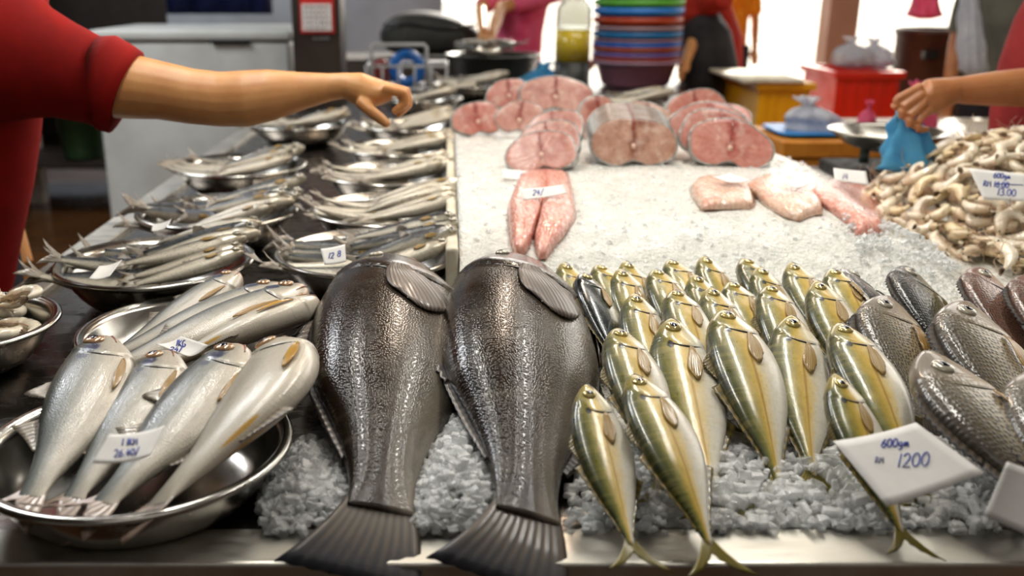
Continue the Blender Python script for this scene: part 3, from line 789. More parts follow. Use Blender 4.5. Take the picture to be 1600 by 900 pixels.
for r, row in enumerate(SC):
    for k, (hp, tp, zh, zt, L, roll) in enumerate(row):
        dark = (r, k) in ((3, 0),)
        extra = ''
        lb = f'{"dark blue-backed" if dark else "olive-gold"} scad, {ORD[k]} from the big dark fish in the {RN[r]}{extra}'
        place_iced('scad_dark' if dark else ('scad' if (r + k) % 2 else 'scad2'), 'scad_fish', hp, tp, zh, zt, L, roll + RND.uniform(-.06, .06), lb, 'fish', 'olive-gold scads on ice')

# ------------------------------------------------------------------ breams at the right
BM = [('bream_green', (1412, 422), (1475, 560), .065, .02, .24, .55, 'round fish with dark green scales and yellowish belly at the foot of the white ice'),
      ('bream_grey', (1312, 424), (1380, 520), .060, .012, .2, .6, 'pale grey round fish beside the back row of scads'),
      ('bream_pink', (1528, 424), (1585, 560), .070, .02, .24, .5, 'pinkish round fish below the shrimp heap'),
      ('bream_pink', (1606, 436), (1655, 580), .080, .02, .24, .5, 'pinkish fish cut by the right edge of the picture, below the shrimp heap'),
      ('bream', (1380, 468), (1430, 640), .085, .015, .25, .35, 'grey scaly round fish with a spread yellowish fin next to the scads'),
      ('bream', (1500, 478), (1600, 690), .095, .02, .29, .35, 'large grey scaly fish with a dark side, beside the one with the yellowish fin'),
      ('bream', (1440, 556), (1588, 770), .110, .03, .29, .22, 'large grey round fish with a clear blue-black eye in front of the others'),
      ('bream', (1622, 585), (1690, 800), .100, .03, .29, .3, 'dark fish cut by the right edge of the picture, beside the large grey round fish')]
for kind, hp, tp, zh, zt, L, roll, lb in BM:
    place_iced(kind, 'bream_fish', hp, tp, zh, zt, L, roll, lb, 'fish', 'grey scaly fish on ice')

# ------------------------------------------------------------------ silver threadfins in the two front trays
GT = 'silver fish in the front tray'
for kind, a, za, b, zb, roll, lb in [
    ('threadfin', (166, 540), .105, (46, 778), .054, .12, 'silver fish in the front tray, farthest from the big dark fish'),
    ('threadfin', (264, 562), .092, (112, 780), .047, .0, 'smaller silver fish in the front tray, under the price card'),
    ('threadfin', (376, 553), .108, (160, 788), .060, .10, 'silver fish in the front tray, third from its left rim, card on its flank'),
    ('threadfin_pale', (440, 549), .100, (240, 793), .062, -.4, 'pale cream fish turned belly up in the front tray, nearest the big dark fish')]:
    FK[kind].put('threadfin_fish', P(*a, za), P(*b, zb), roll, lb, 'fish', GT, dy=1.2 if kind == 'threadfin' else 1.3)
GT2 = 'silver fish in the second tray'
for kind, a, za, b, zb, roll, lb in [
    ('threadfin', (374, 434), .095, (190, 545), .045, .1, 'silver fish in the second tray, farthest back, snout up over the rim'),
    ('threadfin', (440, 455), .085, (165, 560), .045, .1, 'silver fish in the second tray with the small price card on it'),
    ('threadfin', (478, 460), .088, (165, 578), .052, .1, 'silver fish in the second tray, third from the back, tail over the left rim'),
    ('threadfin_pale', (498, 477), .088, (240, 582), .052, -.4, 'pale fish with a yellow fin in the second tray, nearest the viewer')]:
    FK[kind].put('threadfin_fish', P(*a, za), P(*b, zb), roll, lb, 'fish', GT2)

# ------------------------------------------------------------------ fish in the steel bowls
def bowl_fish(x, y, rows, where, side, k, seed, scale=1.0, tails=True):
    """two shingled columns of small fish, heads to +x, tails over the left rim"""
    rr = random.Random(seed)
    for col, (n, xc, zl, slope) in enumerate(rows):
        for i in range(n):
            f = (i + .5)/n
            yy = y + lerp(.10, -.105, f) + rr.uniform(-.006, .006)
            half = math.sqrt(max(.03, 1 - ((yy - y)/.175)**2))
            L = .20*scale*rr.uniform(.92, 1.1)
            ang = rr.uniform(-.2, .2) + (.22 if col else .05)
            hx = x + xc + .02*rr.uniform(-1, 1) + (half - .8)*.05
            A = Vector((hx, yy + .5*L*math.sin(ang), TZ + zl + slope*.5 + rr.uniform(0, .018)))
            B = A + Vector((-L*math.cos(ang), -L*math.sin(ang), -slope + rr.uniform(-.008, .008)))
            dark = rr.random() < side[0]
            kind = ('mullet_dark' if dark else 'mullet_pale') + str(0 if (col == 0 and tails) else rr.choice((1, 2)))
            tone = 'dark-backed' if dark else 'pale silver'
            lb = f'{tone} fish in {where}'
            grp = f'{tone} fish in {where}'
            FK[kind].put('mullet_fish', A, B, rr.uniform(.2, 1.2) if dark else rr.uniform(-.3, .4), lb, 'fish', grp)
WL = ['the first bowl by the side rim', 'the second bowl by the side rim', 'the third bowl by the side rim', 'the fourth bowl by the side rim, under the pointing hand']
for k, (x, y) in enumerate(LC):
    bowl_fish(x, y, [(6, .03, .062, -.016), (7, .155, .086, .04)], WL[k], [(.45,), (.75,), (.5,), (.3,)][k], k, 30 + k, 1.0)
WR = ['first', 'second', 'third', 'fourth', 'fifth', 'sixth']
for k, (x, y) in enumerate(RC):
    bowl_fish(x, y, [(6, .03, .062, -.014), (6, .155, .084, .04)], f'the {WR[k]} bowl beside the foam ice tray', [(.6,), (.15,), (.1,), (.2,), (.25,), (.3,)][k], k, 60 + k, 1.0)
bowl_fish(.12, 4.85, [(5, .05, .085, 0), (4, .165, .10, .03)], 'the far bowl in front of the dark basin', (.3,), 0, 91, 1.1)
bowl_fish(.74, 4.2, [(6, .05, .07, 0), (6, .22, .085, .03)], 'the far tray below the coloured basins', (.15,), 0, 92, 1.1)
# ------------------------------------------------------------------ fish steaks
def flesh_mat(name, c1, c2, red, sc=26):
    t = NT(name); co = t.coord()
    sp = t.n('ShaderNodeSeparateXYZ', {0: co})
    oi = t.n('ShaderNodeObjectInfo').outputs['Random']
    off = t.n('ShaderNodeVectorMath', {0: co, 1: t.n('ShaderNodeCombineXYZ', {0: oi, 1: oi, 2: oi}).outputs[0]}, operation='ADD').outputs[0]
    n1 = t.noise(off, sc, 5.0, 0.65); n2 = t.noise(off, 120.0, 3.0, 0.6)
    col = t.mix(t.mapr(n1, 0.3, 0.7), lin(c1), lin(c2))
    ax = t.math('ABSOLUTE', t.math('ADD', sp.outputs[0], t.math('MULTIPLY', t.math('SUBTRACT', n1, 0.5), 0.03)))
    r = t.math('SQRT', t.math('ADD', t.math('MULTIPLY', sp.outputs[0], sp.outputs[0]), t.math('MULTIPLY', sp.outputs[1], sp.outputs[1])))
    rings = t.math('SINE', t.math('MULTIPLY', t.math('ADD', r, t.math('MULTIPLY', n1, 0.02)), 620.0))
    col = t.mix(t.mapr(rings, 0.2, 1.0, 0, 0.07), col, lin(tuple(min(255, k + 26) for k in c1)))
    m1 = t.math('MULTIPLY', t.mapr(ax, 0.012, 0.002), t.mapr(sp.outputs[1], -0.045, 0.02, 0.25, 1.0))
    m2 = t.mapr(r, 0.020, 0.006)
    col = t.mix(t.math('MULTIPLY', t.math('MAXIMUM', m1, m2), 0.7), col, lin(red))
    n3 = t.noise(off, 15.0, 3.0, 0.6)
    col = t.mix(t.mapr(n3, 0.5, 0.72, 0, 0.55), col, lin(red))
    col = t.mix(t.mapr(t.noise(off, 40.0, 4.0), 0.52, 0.7, 0, 0.5), col, lin((222, 198, 184)))
    t.bs(color=col, rough=t.mapr(n2, 0.3, 0.7, 0.2, 0.45), sss=0.25, ssr=(1.0, 0.45, 0.35), sscale=0.008, coat=0.35, coatr=0.15, normal=t.bump(t.math('ADD', n1, t.math('MULTIPLY', n2, 0.5)), 0.4, 0.003))
    return t.m
M['flesh_a'] = flesh_mat('pink_flesh', (214, 168, 155), (194, 136, 122), (144, 54, 42))
M['flesh_b'] = flesh_mat('rosy_flesh', (210, 152, 138), (190, 118, 104), (154, 44, 32))
M['flesh_c'] = flesh_mat('tan_flesh', (202, 164, 144), (168, 122, 100), (116, 52, 36))
t = NT('silver_fish_skin'); co = t.coord()
sn = t.noise(co, 70.0, 4.0, 0.7); sd, _ = t.vor(co, 260.0)
t.bs(color=t.mix(t.mapr(sn, 0.38, 0.66), lin((206, 204, 196)), lin((118, 122, 124))), metal=0.4, rough=0.26, coat=0.5, coatr=0.1, normal=t.bump(t.math('ADD', sd, sn), 0.35, 0.002))
M['skin_silver'] = t.m
M['bone'] = simple('fish_bone', (226, 190, 168), 0.4, var=0.15, vs=120, coat=0.3)
M['blood'] = simple('blood_line', (158, 78, 66), 0.3, var=0.2, vs=90, coat=0.5)

def steak_mesh(key, w, top, bot, th, mat, sd=0):
    n = 44; rr = random.Random(sd); ph = [rr.uniform(0, 6.28) for _ in range(4)]; am = [rr.uniform(.02, .06), rr.uniform(.015, .035), rr.uniform(.01, .025)]; skew = rr.uniform(-.10, .10)
    def out(k, s, z):
        a = 2*PI*k/n; c, q = math.cos(a), math.sin(a)
        wob = 1 + am[0]*math.sin(2*a + ph[0]) + am[1]*math.sin(3*a + ph[1]) + am[2]*math.sin(5*a + ph[2])
        x = w/2*math.copysign(abs(c)**.92, c)*wob
        y = (top if q > 0 else bot)*math.copysign(abs(q)**(.95 if q > 0 else .8), q)*wob
        if q < 0: y += .32*bot*math.exp(-(c/.22)**2)
        return Vector((x*s + skew*y*s, y*s, z))
    fl = MB()
    rows, uv = [], []
    for s, z in ((.02, .0015), (.3, .0012), (.6, .001), (.82, .0008), (.93, .0004), (.975, -.0015), (.975, -th + .0015), (.93, -th), (.5, -th), (.02, -th)):
        rows.append([out(k, s, z + (.0012*math.sin(9*k) if .2 < s < .9 else 0)) for k in range(n)]); uv.append([(s, k/n) for k in range(n)])
    fl.grid(rows, uv, closed=True)
    fl.f.append(tuple(range(n))[::-1]); fl.mi.append(0); fl.f.append(tuple(9*n + k for k in range(n))); fl.mi.append(0)
    sk = MB(); rows = []
    for s, z in ((.955, .0002), (.985, .0014), (1.0, -.001), (1.004, -th*.5), (1.0, -th + .001), (.975, -th - .0006)):
        rows.append([out(k, s, z) for k in range(n)])
    sk.grid(rows, None, closed=True)
    bo = MB(); bo.ball((0, -.004, .0018), (.0065, .007, .003), 12, 8)
    bl = MB()
    bl.tube([(0, y, .0006) for y in (top*.9, top*.7, top*.4, .006)], [(.0030, .0008), (.0042, .001), (.0016, .0008), (.0018, .001)], 8)
    return (fl.mesh('steak_flesh', mat, merge=1e-6), sk.mesh('steak_skin', M['skin_silver']), bo.mesh('bone', M['bone']), bl.mesh('blood_line', M['blood']))
ST = {}
def steak(kind, c, wid, hgt, yaw, tilt, spin, label, th=.026, group='fish steaks piled on the ice'):
    key = kind + label
    if key not in ST: ST[key] = steak_mesh(key, wid, hgt*.55, hgt*.45, th, M[kind], 7 if 'middle stack' in label and 'slice' in label else len(ST) + 3)
    a, b, d, e = ST[key]
    o = link('fish_steak', a)
    # local x right, y up, z towards the viewer
    R = Matrix.Rotation(yaw, 4, 'Z') @ Matrix.Rotation(PI/2 - tilt, 4, 'X') @ Matrix.Rotation(spin, 4, 'Z')
    o.matrix_world = Matrix.Translation(c) @ R
    link('skin', b, o); link('bone', d, o); link('blood_line', e, o)
    return tag(o, label, 'fish steak', group)
def px_steak(kind, px, py, wpx, hpx, D, yaw=0, tilt=.35, spin=0, label='', th=.026, back=0, dxy=(0, 0)):
    c = Pd(px, py, D)
    s = (D*CP + (CZ - c.z)*SP)/FPX
    return steak(kind, c + Vector((dxy[0], back, dxy[1])), wpx*s, hpx*s/math.cos(max(0, tilt - .12)), yaw, tilt, spin, label, th)
for k in range(6):
    px_steak('flesh_c', 990, 226, 134, 82, 2.31, 0, .28, 0, f'tan pink fish steak with silver skin, {["front", "second", "third", "fourth", "fifth", "rear"][k]} slice of the middle stack', .024, .0275*k, (0.002*k, .0035*k))
for k in range(3):
    px_steak('flesh_b', 1141 - 9*k, 229 - 3*k, 132, 78, 2.29, -.12 - .05*k, .32, -.1 + .05*k, f'rosy fish steak with a red centre, {["front", "second", "third"][k]} slice of the right stack', .03, .045*k, (.0, .010*k))
px_steak('flesh_b', 1136, 186, 78, 44, 2.62, -.3, .5, -.1, 'pink fish steak lying behind the right stack', .03)
for k in range(3):
    px_steak('flesh_a', 846 + 5*k, 240 - 3*k, 112 - 6*k, 66, 2.25, -.25, .55, .2, f'pale pink fish steak with speckled silver skin, {["front", "second", "third"][k]} slice of the left stack', .03, .04*k, (.01*k, .014*k))
px_steak('flesh_a', 937, 189, 70, 74, 2.60, .2, .22, .1, 'pink fish steak standing between the left and middle stacks')
px_steak('flesh_c', 1008, 188, 100, 52, 2.66, -.15, .35, -.15, 'tan fish steak behind the middle stack')
px_steak('flesh_b', 1088, 170, 98, 56, 2.78, .12, .3, .12, 'rosy domed fish steak standing at the back, between middle and right stacks')
px_steak('flesh_b', 747, 188, 86, 52, 2.80, .2, .32, .12, 'red-edged pink fish steak at the left end of the steaks, nearest the steel bowls')
px_steak('flesh_a', 812, 186, 78, 52, 2.70, -.1, .30, -.1, 'pale pink fish steak beside the leftmost one')
px_steak('flesh_b', 795, 148, 70, 46, 2.86, .1, .3, .1, 'pink fish steak at the very back left of the pile')
px_steak('flesh_a', 868, 150, 118, 56, 2.84, 0, .3, -.05, 'large pink fish steak on top at the back of the pile, bone in its centre')

# ------------------------------------------------------------------ fillets on the ice
def fillet_mat(name, c1, c2, red):
    t = NT(name); co = t.coord()
    w = t.n('ShaderNodeTexWave', {'Scale': 30.0, 'Distortion': 9.0, 'Detail': 3.0, 'Detail Scale': 1.4, 'Vector': co}, wave_type='BANDS', bands_direction='X').outputs['Fac']
    n1 = t.noise(co, 16.0, 4.0, 0.6); n2 = t.noise(co, 110.0, 3.0)
    col = t.mix(t.mapr(w, 0.25, 0.8), lin(c1), lin(c2))
    col = t.mix(t.mapr(n1, 0.5, 0.72, 0, 0.75), col, lin(red))
    t.bs(color=col, rough=t.mapr(n2, 0.3, 0.7, 0.18, 0.42), sss=0.35, ssr=(1.0, 0.5, 0.4), sscale=0.01, coat=0.5, coatr=0.12, normal=t.bump(t.math('ADD', t.math('MULTIPLY', w, 0.7), n2), 0.35, 0.003))
    return t.m
M['fillet_pink'] = fillet_mat('pink_fillet', (224, 170, 154), (212, 146, 130), (196, 96, 80))
M['fillet_pale'] = fillet_mat('pale_fillet', (226, 196, 174), (216, 178, 156), (208, 136, 116))
def fillet(lobes, mat, label, th=.022):
    mb = MB()
    for rows in lobes:
        tab = [(i/(len(rows)-1),) + r for i, r in enumerate(rows)]
        out = []
        for i in range(21):
            f = i/20
            ax, ay, bx, by = interp(tab, f)
            ring = []
            endk = math.sqrt(max(.04, 1 - (2*f - 1)**8))
            for j in range(11):
                g = j/10
                p = hit(lerp(ax, bx, g), lerp(ay, by, g), .004)
                b = .003 + th*endk*math.sqrt(max(0, 1 - (2*g - 1)**2))**.8*(1 - .18*math.exp(-((g - .5)/.12)**2))
                ring.append(Vector((p.x, p.y, p.z + b - .004)))
            for j in range(9, 0, -1):
                g = j/10
                p = hit(lerp(ax, bx, g), lerp(ay, by, g), .001)
                ring.append(Vector((p.x, p.y, p.z)))
            out.append(ring)
        base = len(mb.v); n = len(out[0])
        mb.grid(out, None, closed=True)
        mb.f.append(tuple(base + k for k in range(n))[::-1]); mb.mi.append(0)
        mb.f.append(tuple(base + 20*n + k for k in range(n))); mb.mi.append(0)
    o = mb.obj('fish_fillet', M[mat], merge=1e-6)
    return tag(o, label, 'fillet', 'fish fillets on the white ice')
fillet([[(814, 270, 862, 264), (802, 298, 856, 292), (793, 322, 850, 320), (793, 345, 842, 344), (796, 370, 834, 370), (800, 390, 826, 390), (806, 400, 818, 400)],
        [(846, 264, 888, 270), (850, 292, 894, 294), (845, 320, 898, 317), (840, 344, 900, 340), (834, 370, 884, 366), (836, 392, 864, 390), (842, 406, 853, 406)]], 'fillet_pink', 'long pink fillet in two lobes lying down the left of the ice, card on top')
fillet([[(1092, 280, 1166, 284), (1078, 291, 1174, 296), (1080, 304, 1180, 310), (1088, 318, 1180, 322), (1098, 328, 1164, 328)]], 'fillet_pale', 'pale fillet on the ice, left of the three at the right')
fillet([[(1164, 291, 1202, 276), (1178, 305, 1242, 284), (1198, 323, 1266, 299), (1226, 338, 1284, 318), (1250, 346, 1286, 334)]], 'fillet_pale', 'pale pink fillet on the ice, middle of the three at the right')
fillet([[(1264, 300, 1302, 284), (1280, 318, 1342, 289), (1305, 336, 1370, 303), (1328, 354, 1385, 330), (1338, 369, 1380, 365)]], 'fillet_pink', 'fillet with a red streak on the ice, right of the three, nearest the shrimps')

# ------------------------------------------------------------------ price cards with handwriting
def arc(cx, cy, rx, ry, a0, a1, n=12): return [(cx + rx*math.cos(math.radians(a0 + (a1-a0)*k/n)), cy + ry*math.sin(math.radians(a0 + (a1-a0)*k/n))) for k in range(n + 1)]
GLY = {'0': [arc(.28, .5, .26, .48, 80, 440, 18)], '1': [[(.2, .98), (.14, .5), (.1, 0)]],
 '2': [arc(.27, .72, .22, .27, 165, -30, 10) + [(.25, .3), (.02, .03), (.55, .02)]],
 '3': [arc(.24, .76, .22, .23, 150, -90, 9) + arc(.24, .27, .27, .27, 90, -150, 10)],
 '4': [[(.32, 1), (.02, .38), (.55, .4)], [(.42, .72), (.36, 0)]],
 '6': [[(.42, .98), (.18, .7)] + arc(.27, .27, .24, .27, 150, 500, 14)],
 '8': [arc(.28, .74, .2, .24, 270, -90, 14) + arc(.28, .25, .25, .26, 90, 450, 14)],
 'K': [[(.08, 1), (.05, 0)], [(.5, .95), (.1, .48), (.52, .02)]], 'M': [[(.02, 0), (.1, .95), (.3, .35), (.52, .95), (.6, 0)]],
 'G': [arc(.3, .5, .28, .48, 60, 330, 12) + [(.54, .45), (.32, .45)]], 'R': [[(.06, 0), (.08, .95)] + arc(.22, .72, .24, .23, 90, -90, 8) + [(.18, .48), (.52, 0)]],
 'g': [arc(.24, .3, .2, .24, 30, 390, 12) + [(.44, .5), (.44, -.2), (.3, -.36), (.08, -.25)]], 'm': [[(.02, 0), (.05, .5), (.08, .3), (.2, .5), (.26, .3), (.27, 0)], [(.27, .3), (.4, .5), (.48, .3), (.5, 0)]],
 '.': [[(.08, .1), (.14, .06), (.1, .02)]], '/': [[(.45, 1.1), (.05, -.1)]], ' ': [], '-': [[(0, .5), (1, .5)]],
 'o': [arc(.2, .26, .18, .24, 70, 430, 12)], 'r': [[(.04, .5), (.05, 0), (.06, .3), (.2, .5), (.3, .45)]]}
def card(corners, cp, z, nrm, texts, label, D=None, curl=.004, name='price_card', paper='paper'):
    p0 = Pd(cp[0], cp[1], D) if D else P(cp[0], cp[1], z)
    n = Vector(nrm).normalized()
    q = [Pn(a, b, p0, n) for a, b in corners]
    def pt(u, v):
        p = q[0]*(1-u)*(1-v) + q[1]*u*(1-v) + q[2]*u*v + q[3]*(1-u)*v
        return p + n*(curl*((2*u - 1)**2 - .3) + curl*.5*(v - .5)*(2*u - 1))
    mb = MB()
    mb.sheet([[pt(i/10, j/8) for j in range(9)] for i in range(11)], .0007)
    o = mb.obj(name, M[paper]); tag(o, label, 'price card', 'handwritten price cards')
    for txt, x, y, h, sl, ink, wd in texts:
        w = MB(); cx = 0.0
        for ch in txt:
            for st in GLY.get(ch, []):
                pts = []
                for a, b in st:
                    X, Y = (cx + a + .12*b)*h, b*h
                    px, py = x + X*math.cos(sl) + Y*math.sin(sl)*0 , y - Y + X*math.sin(sl)
                    # height above the curled card
                    g = Pn(px, py, p0, n)
                    e1, e2 = q[1] - q[0], q[3] - q[0]
                    a11, a12, a22 = e1.dot(e1), e1.dot(e2), e2.dot(e2)
                    r = g - q[0]; b1, b2 = r.dot(e1), r.dot(e2); det = a11*a22 - a12*a12
                    u, v = (b1*a22 - b2*a12)/det, (b2*a11 - b1*a12)/det
                    pts.append(g + n*(curl*((2*u - 1)**2 - .3) + curl*.5*(v - .5)*(2*u - 1) + .0009))
                if len(pts) > 1: w.tube(pts, [(wd*.85, .0004)]*len(pts), 6, n)
            cx += {'1': .38, '.': .3, ' ': .35, 'M': .8, 'm': .62, '/': .5}.get(ch, .68)
        if w.v: w.obj('handwriting', M[ink], o)
    return o
card([(1300, 693), (1430, 662), (1535, 742), (1385, 793)], (1415, 728), .098, (.0, -.42, .9), [('600gm', 1377, 699, 13, -.05, 'ink', .0009), ('RM', 1367, 724, 10, -.02, 'ink_faint', .0007), ('1200', 1402, 730, 21, -.04, 'ink', .0008)], 'large white price card reading 1200 lying on the olive-gold fish and the grey round fish')
card([(172, 683), (258, 667), (235, 717), (145, 725)], (205, 697), .125, (0, -.3, .95), [('1 1KM', 190, 696, 10, -.06, 'ink', .0008), ('26.40/', 178, 714, 11, -.08, 'ink', .0008)], 'white price card reading 26.40 lying on the silver fish in the front tray')
card([(244, 541), (283, 527), (326, 543), (294, 559)], (285, 542), .098, (0, -.2, .95), [('1KG', 275, 540, 9, .12, 'ink', .001), ('24/', 266, 553, 10, -.1, 'ink', .001)], 'small white price card on the silver fish in the second tray')
card([(501, 390), (539, 382), (541, 410), (507, 414)], (521, 399), .115, (.1, -.6, .8), [('12', 513, 404, 9, -.05, 'ink', .0011), ('8', 527, 401, 9, -.05, 'ink', .0011)], 'white price card on the fish in the nearest bowl behind the left big dark fish', curl=.002)
card([(812, 297), (880, 289), (886, 303), (818, 313)], (850, 300), .162, (0, -.45, .9), [('24/', 832, 306, 9, -.1, 'ink', .0011)], 'white price strip lying across the long two-lobed pink fillet', curl=.002)
card([(156, 418), (191, 407), (172, 434), (139, 437)], (165, 423), .118, (-.1, -.1, .95), [], 'plain grey-white card on the fish of the first bowl by the side rim', curl=.003)
card([(240, 352), (268, 343), (262, 357), (236, 362)], (252, 353), .118, (-.1, -.2, .95), [], 'plain card on the dark-backed fish of the second bowl by the side rim', curl=.003)
card([(1112, 277), (1140, 272), (1174, 284), (1136, 285)], (1142, 279), .165, (0, -.1, .98), [], 'white card seen edge-on on the leftmost of the three right fillets', curl=.003)
card([(1216, 285), (1240, 279), (1264, 290), (1242, 294)], (1240, 287), .165, (0, -.1, .98), [], 'white card on the middle of the three right fillets', curl=.003)
card([(1302, 263), (1353, 268), (1357, 289), (1304, 282)], (1330, 276), .155, (0, -.5, .85), [('14', 1316, 280, 9, .08, 'ink_faint', .0012)], 'pale price card stuck in the ice between the fillets and the shrimp heap', curl=.001)
card([(784, 264), (832, 268), (830, 282), (785, 279)], (806, 272), .145, (0, -.4, .9), [('12', 812, 277, 7, .05, 'ink_faint', .0011)], 'bluish price card lying on the ice left of the two-lobed fillet', curl=.002)

# ------------------------------------------------------------------ shrimps
t = NT('raw_shrimp_shell'); co = t.coord(); uv = t.n('ShaderNodeUVMap', uv_map='UVMap').outputs[0]
sp = t.n('ShaderNodeSeparateXYZ', {0: uv})
oi = t.n('ShaderNodeObjectInfo').outputs['Random']
n1 = t.noise(t.n('ShaderNodeVectorMath', {0: co, 1: t.n('ShaderNodeCombineXYZ', {0: oi, 1: oi}).outputs[0]}, operation='ADD').outputs[0], 60.0, 4.0, 0.6)
col = t.mix(oi, lin((234, 224, 202)), lin((222, 212, 192)))
col = t.mix(t.mapr(t.math('FRACT', t.math('MULTIPLY', oi, 7.3)), 0.45, 0.9, 0, 0.6), col, lin((216, 190, 128)))
col = t.mix(t.mapr(sp.outputs[0], 0.42, 0.2, 0, 0.45), col, lin((190, 160, 122)))
col = t.mix(t.mapr(n1, 0.52, 0.78, 0, 0.5), col, lin((168, 136, 104)))
t.bs(color=col, rough=0.24, sss=0.3, ssr=(1.0, 0.7, 0.5), sscale=0.006, coat=0.6, coatr=0.1, normal=t.bump(n1, 0.15, 0.002))
M['shrimp'] = t.m
M['shrimp_leg'] = simple('shrimp_feelers', (206, 172, 138), 0.35, var=0.2, vs=80, coat=0.4)
M['shrimp_tail'] = fin_mat('shrimp_tail_fan', (196, 164, 124), (120, 92, 72), 5)
M['shrimp_eye'] = simple('shrimp_eye', (20, 17, 16), 0.15, vs=60, coat=0.8)
def shrimp_data(curl, L=.085, seed=0):
    rr = random.Random(seed)
    n = 34; pts = []; p = Vector((0, 0, 0)); a = -.1
    for i in range(n):
        f = i/(n-1); pts.append(p.copy())
        k = 0.15 if f < .36 else curl
        a += k/(n*.64) if f >= .36 else .2/(n*.36)*.5
        p = p + Vector((math.cos(a), -math.sin(a), 0))*L/(n-1)
    rad = []
    for i in range(n):
        f = i/(n-1)
        r = interp([(0, .0025), (.05, .0058), (.15, .0102), (.3, .0124), (.4, .0122), (.6, .0110), (.8, .0080), (.93, .0050), (1, .003)], f)[0]
        if f > .36: r *= 1 + .09*(1 - ((f - .36)/.64*6.0) % 1.0)
        rad.append((r*1.0, r*.82))
    mb = MB(); mb.tube(pts, rad, 14, (0, 0, 1))
    mb.tube([pts[1] + Vector((.002, .004, 0)), pts[0] + Vector((-.008, .006, 0)), pts[0] + Vector((-.019, .0085, 0))], [.0022, .0013, .0003], 6)
    body = mb.mesh('shrimp_body', M['shrimp'])
    tf = MB(); d = (pts[-1] - pts[-4]).normalized(); s = Vector((0, 0, 1)); nrm = d.cross(s)
    for k in (-1, -.5, 0, .5, 1):
        e = (d + s*k*.55).normalized(); wv = e.cross(nrm).normalized()
        tf.sheet([[pts[-1] + e*(.016*(1 - .15*abs(k)))*f + wv*w*(.0032*math.sin(PI*min(1, f*.8 + .15))) for f in (0, .3, .6, .85, 1)] for w in (-1, 0, 1)], .0005)
    lg = MB()
    for k in range(9):
        i = 5 + k*2 if k < 5 else 14 + (k - 5)*3
        for sd in (-1, 1):
            dn = Vector((pts[i+1] - pts[i-1])).normalized().cross(Vector((0, 0, 1)))*1.0
            ln = .019 if k < 5 else .010
            q = pts[i] + dn*.006 + Vector((0, 0, sd*.003))
            j1 = q + dn*ln*.5 + Vector((-.004*rr.random(), 0, sd*.003)); j2 = j1 + dn*ln*.45 + Vector((-.010, 0, 0))*rr.uniform(.3, 1)
            lg.tube([q, j1, j2], [.0011 if k < 5 else .0016, .0008, .0003], 5)
    ans = []; eys = []
    for sd in (-1, 1):
        an = MB(); q = pts[1] + Vector((0, 0, sd*.003)); w = [q]
        v = Vector((-.9, rr.uniform(-.5, .2), sd*.25))
        for k in range(8):
            v = (v + Vector((rr.uniform(0, .3), rr.uniform(-.25, .1), rr.uniform(-.08, .08)))).normalized()
            w.append(w[-1] + v*.010)
        an.tube(w, [.0006]*8 + [.0002], 4); ans.append(an.mesh('feeler', M['shrimp_leg']))
        ey = MB(); ey.ball(pts[2] + Vector((-.001, .003, sd*.0048)), .0021, 8, 6); eys.append(ey.mesh('eye', M['shrimp_eye']))
    return body, tf.mesh('tail_fan', M['shrimp_tail']), lg.mesh('leg_fringe', M['shrimp_leg']), ans, eys
SH = [shrimp_data(c, L, k) for k, (c, L) in enumerate(((2.2, .088), (3.2, .09), (1.3, .084), (3.9, .092), (2.7, .08)))]
def shrimp(p, nrm, yaw, flip, sc, label, group, feel=True, k=None):
    b, tf, lg, an, ey = RND.choice(SH) if k is None else SH[k]
    Zv = Vector(nrm).normalized()
    Xv = Vector((math.cos(yaw), math.sin(yaw), 0)); Xv = (Xv - Zv*Xv.dot(Zv)).normalized()
    Yv = Zv.cross(Xv)
    R = Matrix((Xv, Yv, Zv)).transposed().to_4x4() @ Matrix.Rotation(flip, 4, 'X')
    cen = Vector((.032, -.008, 0))
    o = link('shrimp', b)
    o.matrix_world = Matrix.Translation(p) @ R @ Matrix.Scale(sc, 4) @ Matrix.Translation(-cen)
    link('tail_fan', tf, o); link('leg_fringe', lg, o)
    for e in ey: link('eye', e, o)
    if feel:
        for a in an: link('feeler', a, o)
    return tag(o, label, 'shrimp', group)
def shrimp_z(x, y): return TZ + max(ice_h(x, y), Hs(x, y) - .04, .01)
cnt = 0
for layer, (off, dist, num) in enumerate(((.010, .040, 90), (.027, .036, 130), (.046, .038, 100))):
    got = []
    for tr in range(9000):
        if len(got) >= num: break
        x, y = RND.uniform(.93, 1.35), RND.uniform(1.56, 2.42)
        inside = ((x - 1.33)/.385)**2 + ((y - 2.03)/.48)**2
        if inside > 1.0 - layer*.07: continue
        if any((x-a)**2 + (y-b)**2 < dist*dist for a, b in got): continue
        z = shrimp_z(x, y)
        e = .012
        nn = Vector((-(shrimp_z(x+e, y) - shrimp_z(x-e, y))/(2*e), -(shrimp_z(x, y+e) - shrimp_z(x, y-e))/(2*e), 1)) + Vector((RND.gauss(0, .25), RND.gauss(0, .25), 0))
        got.append((x, y))
        shrimp(Vector((x, y, z)) + nn.normalized()*off, nn, RND.uniform(0, 6.28), RND.choice((0, PI)) + RND.uniform(-.35, .35), RND.uniform(.85, 1.1), 'raw cream-coloured shrimp in the big heap at the right of the ice', 'shrimps in the big heap', RND.random() < .6)
        cnt += 1
for k in range(26):
    a, r = RND.uniform(0, 6.28), .105*math.sqrt(RND.random())
    x, y = -.725 + r*math.cos(a), 1.345 + r*math.sin(a)
    shrimp((x, y, TZ + .05 + .022*(k//9) + .03*(1 - r/.12)), (RND.gauss(0, .2), RND.gauss(0, .2), 1), RND.uniform(-.6, .6), RND.choice((0, PI)), RND.uniform(.9, 1.15), 'raw cream-coloured shrimp in the bowl at the left edge', 'shrimps in the left bowl')
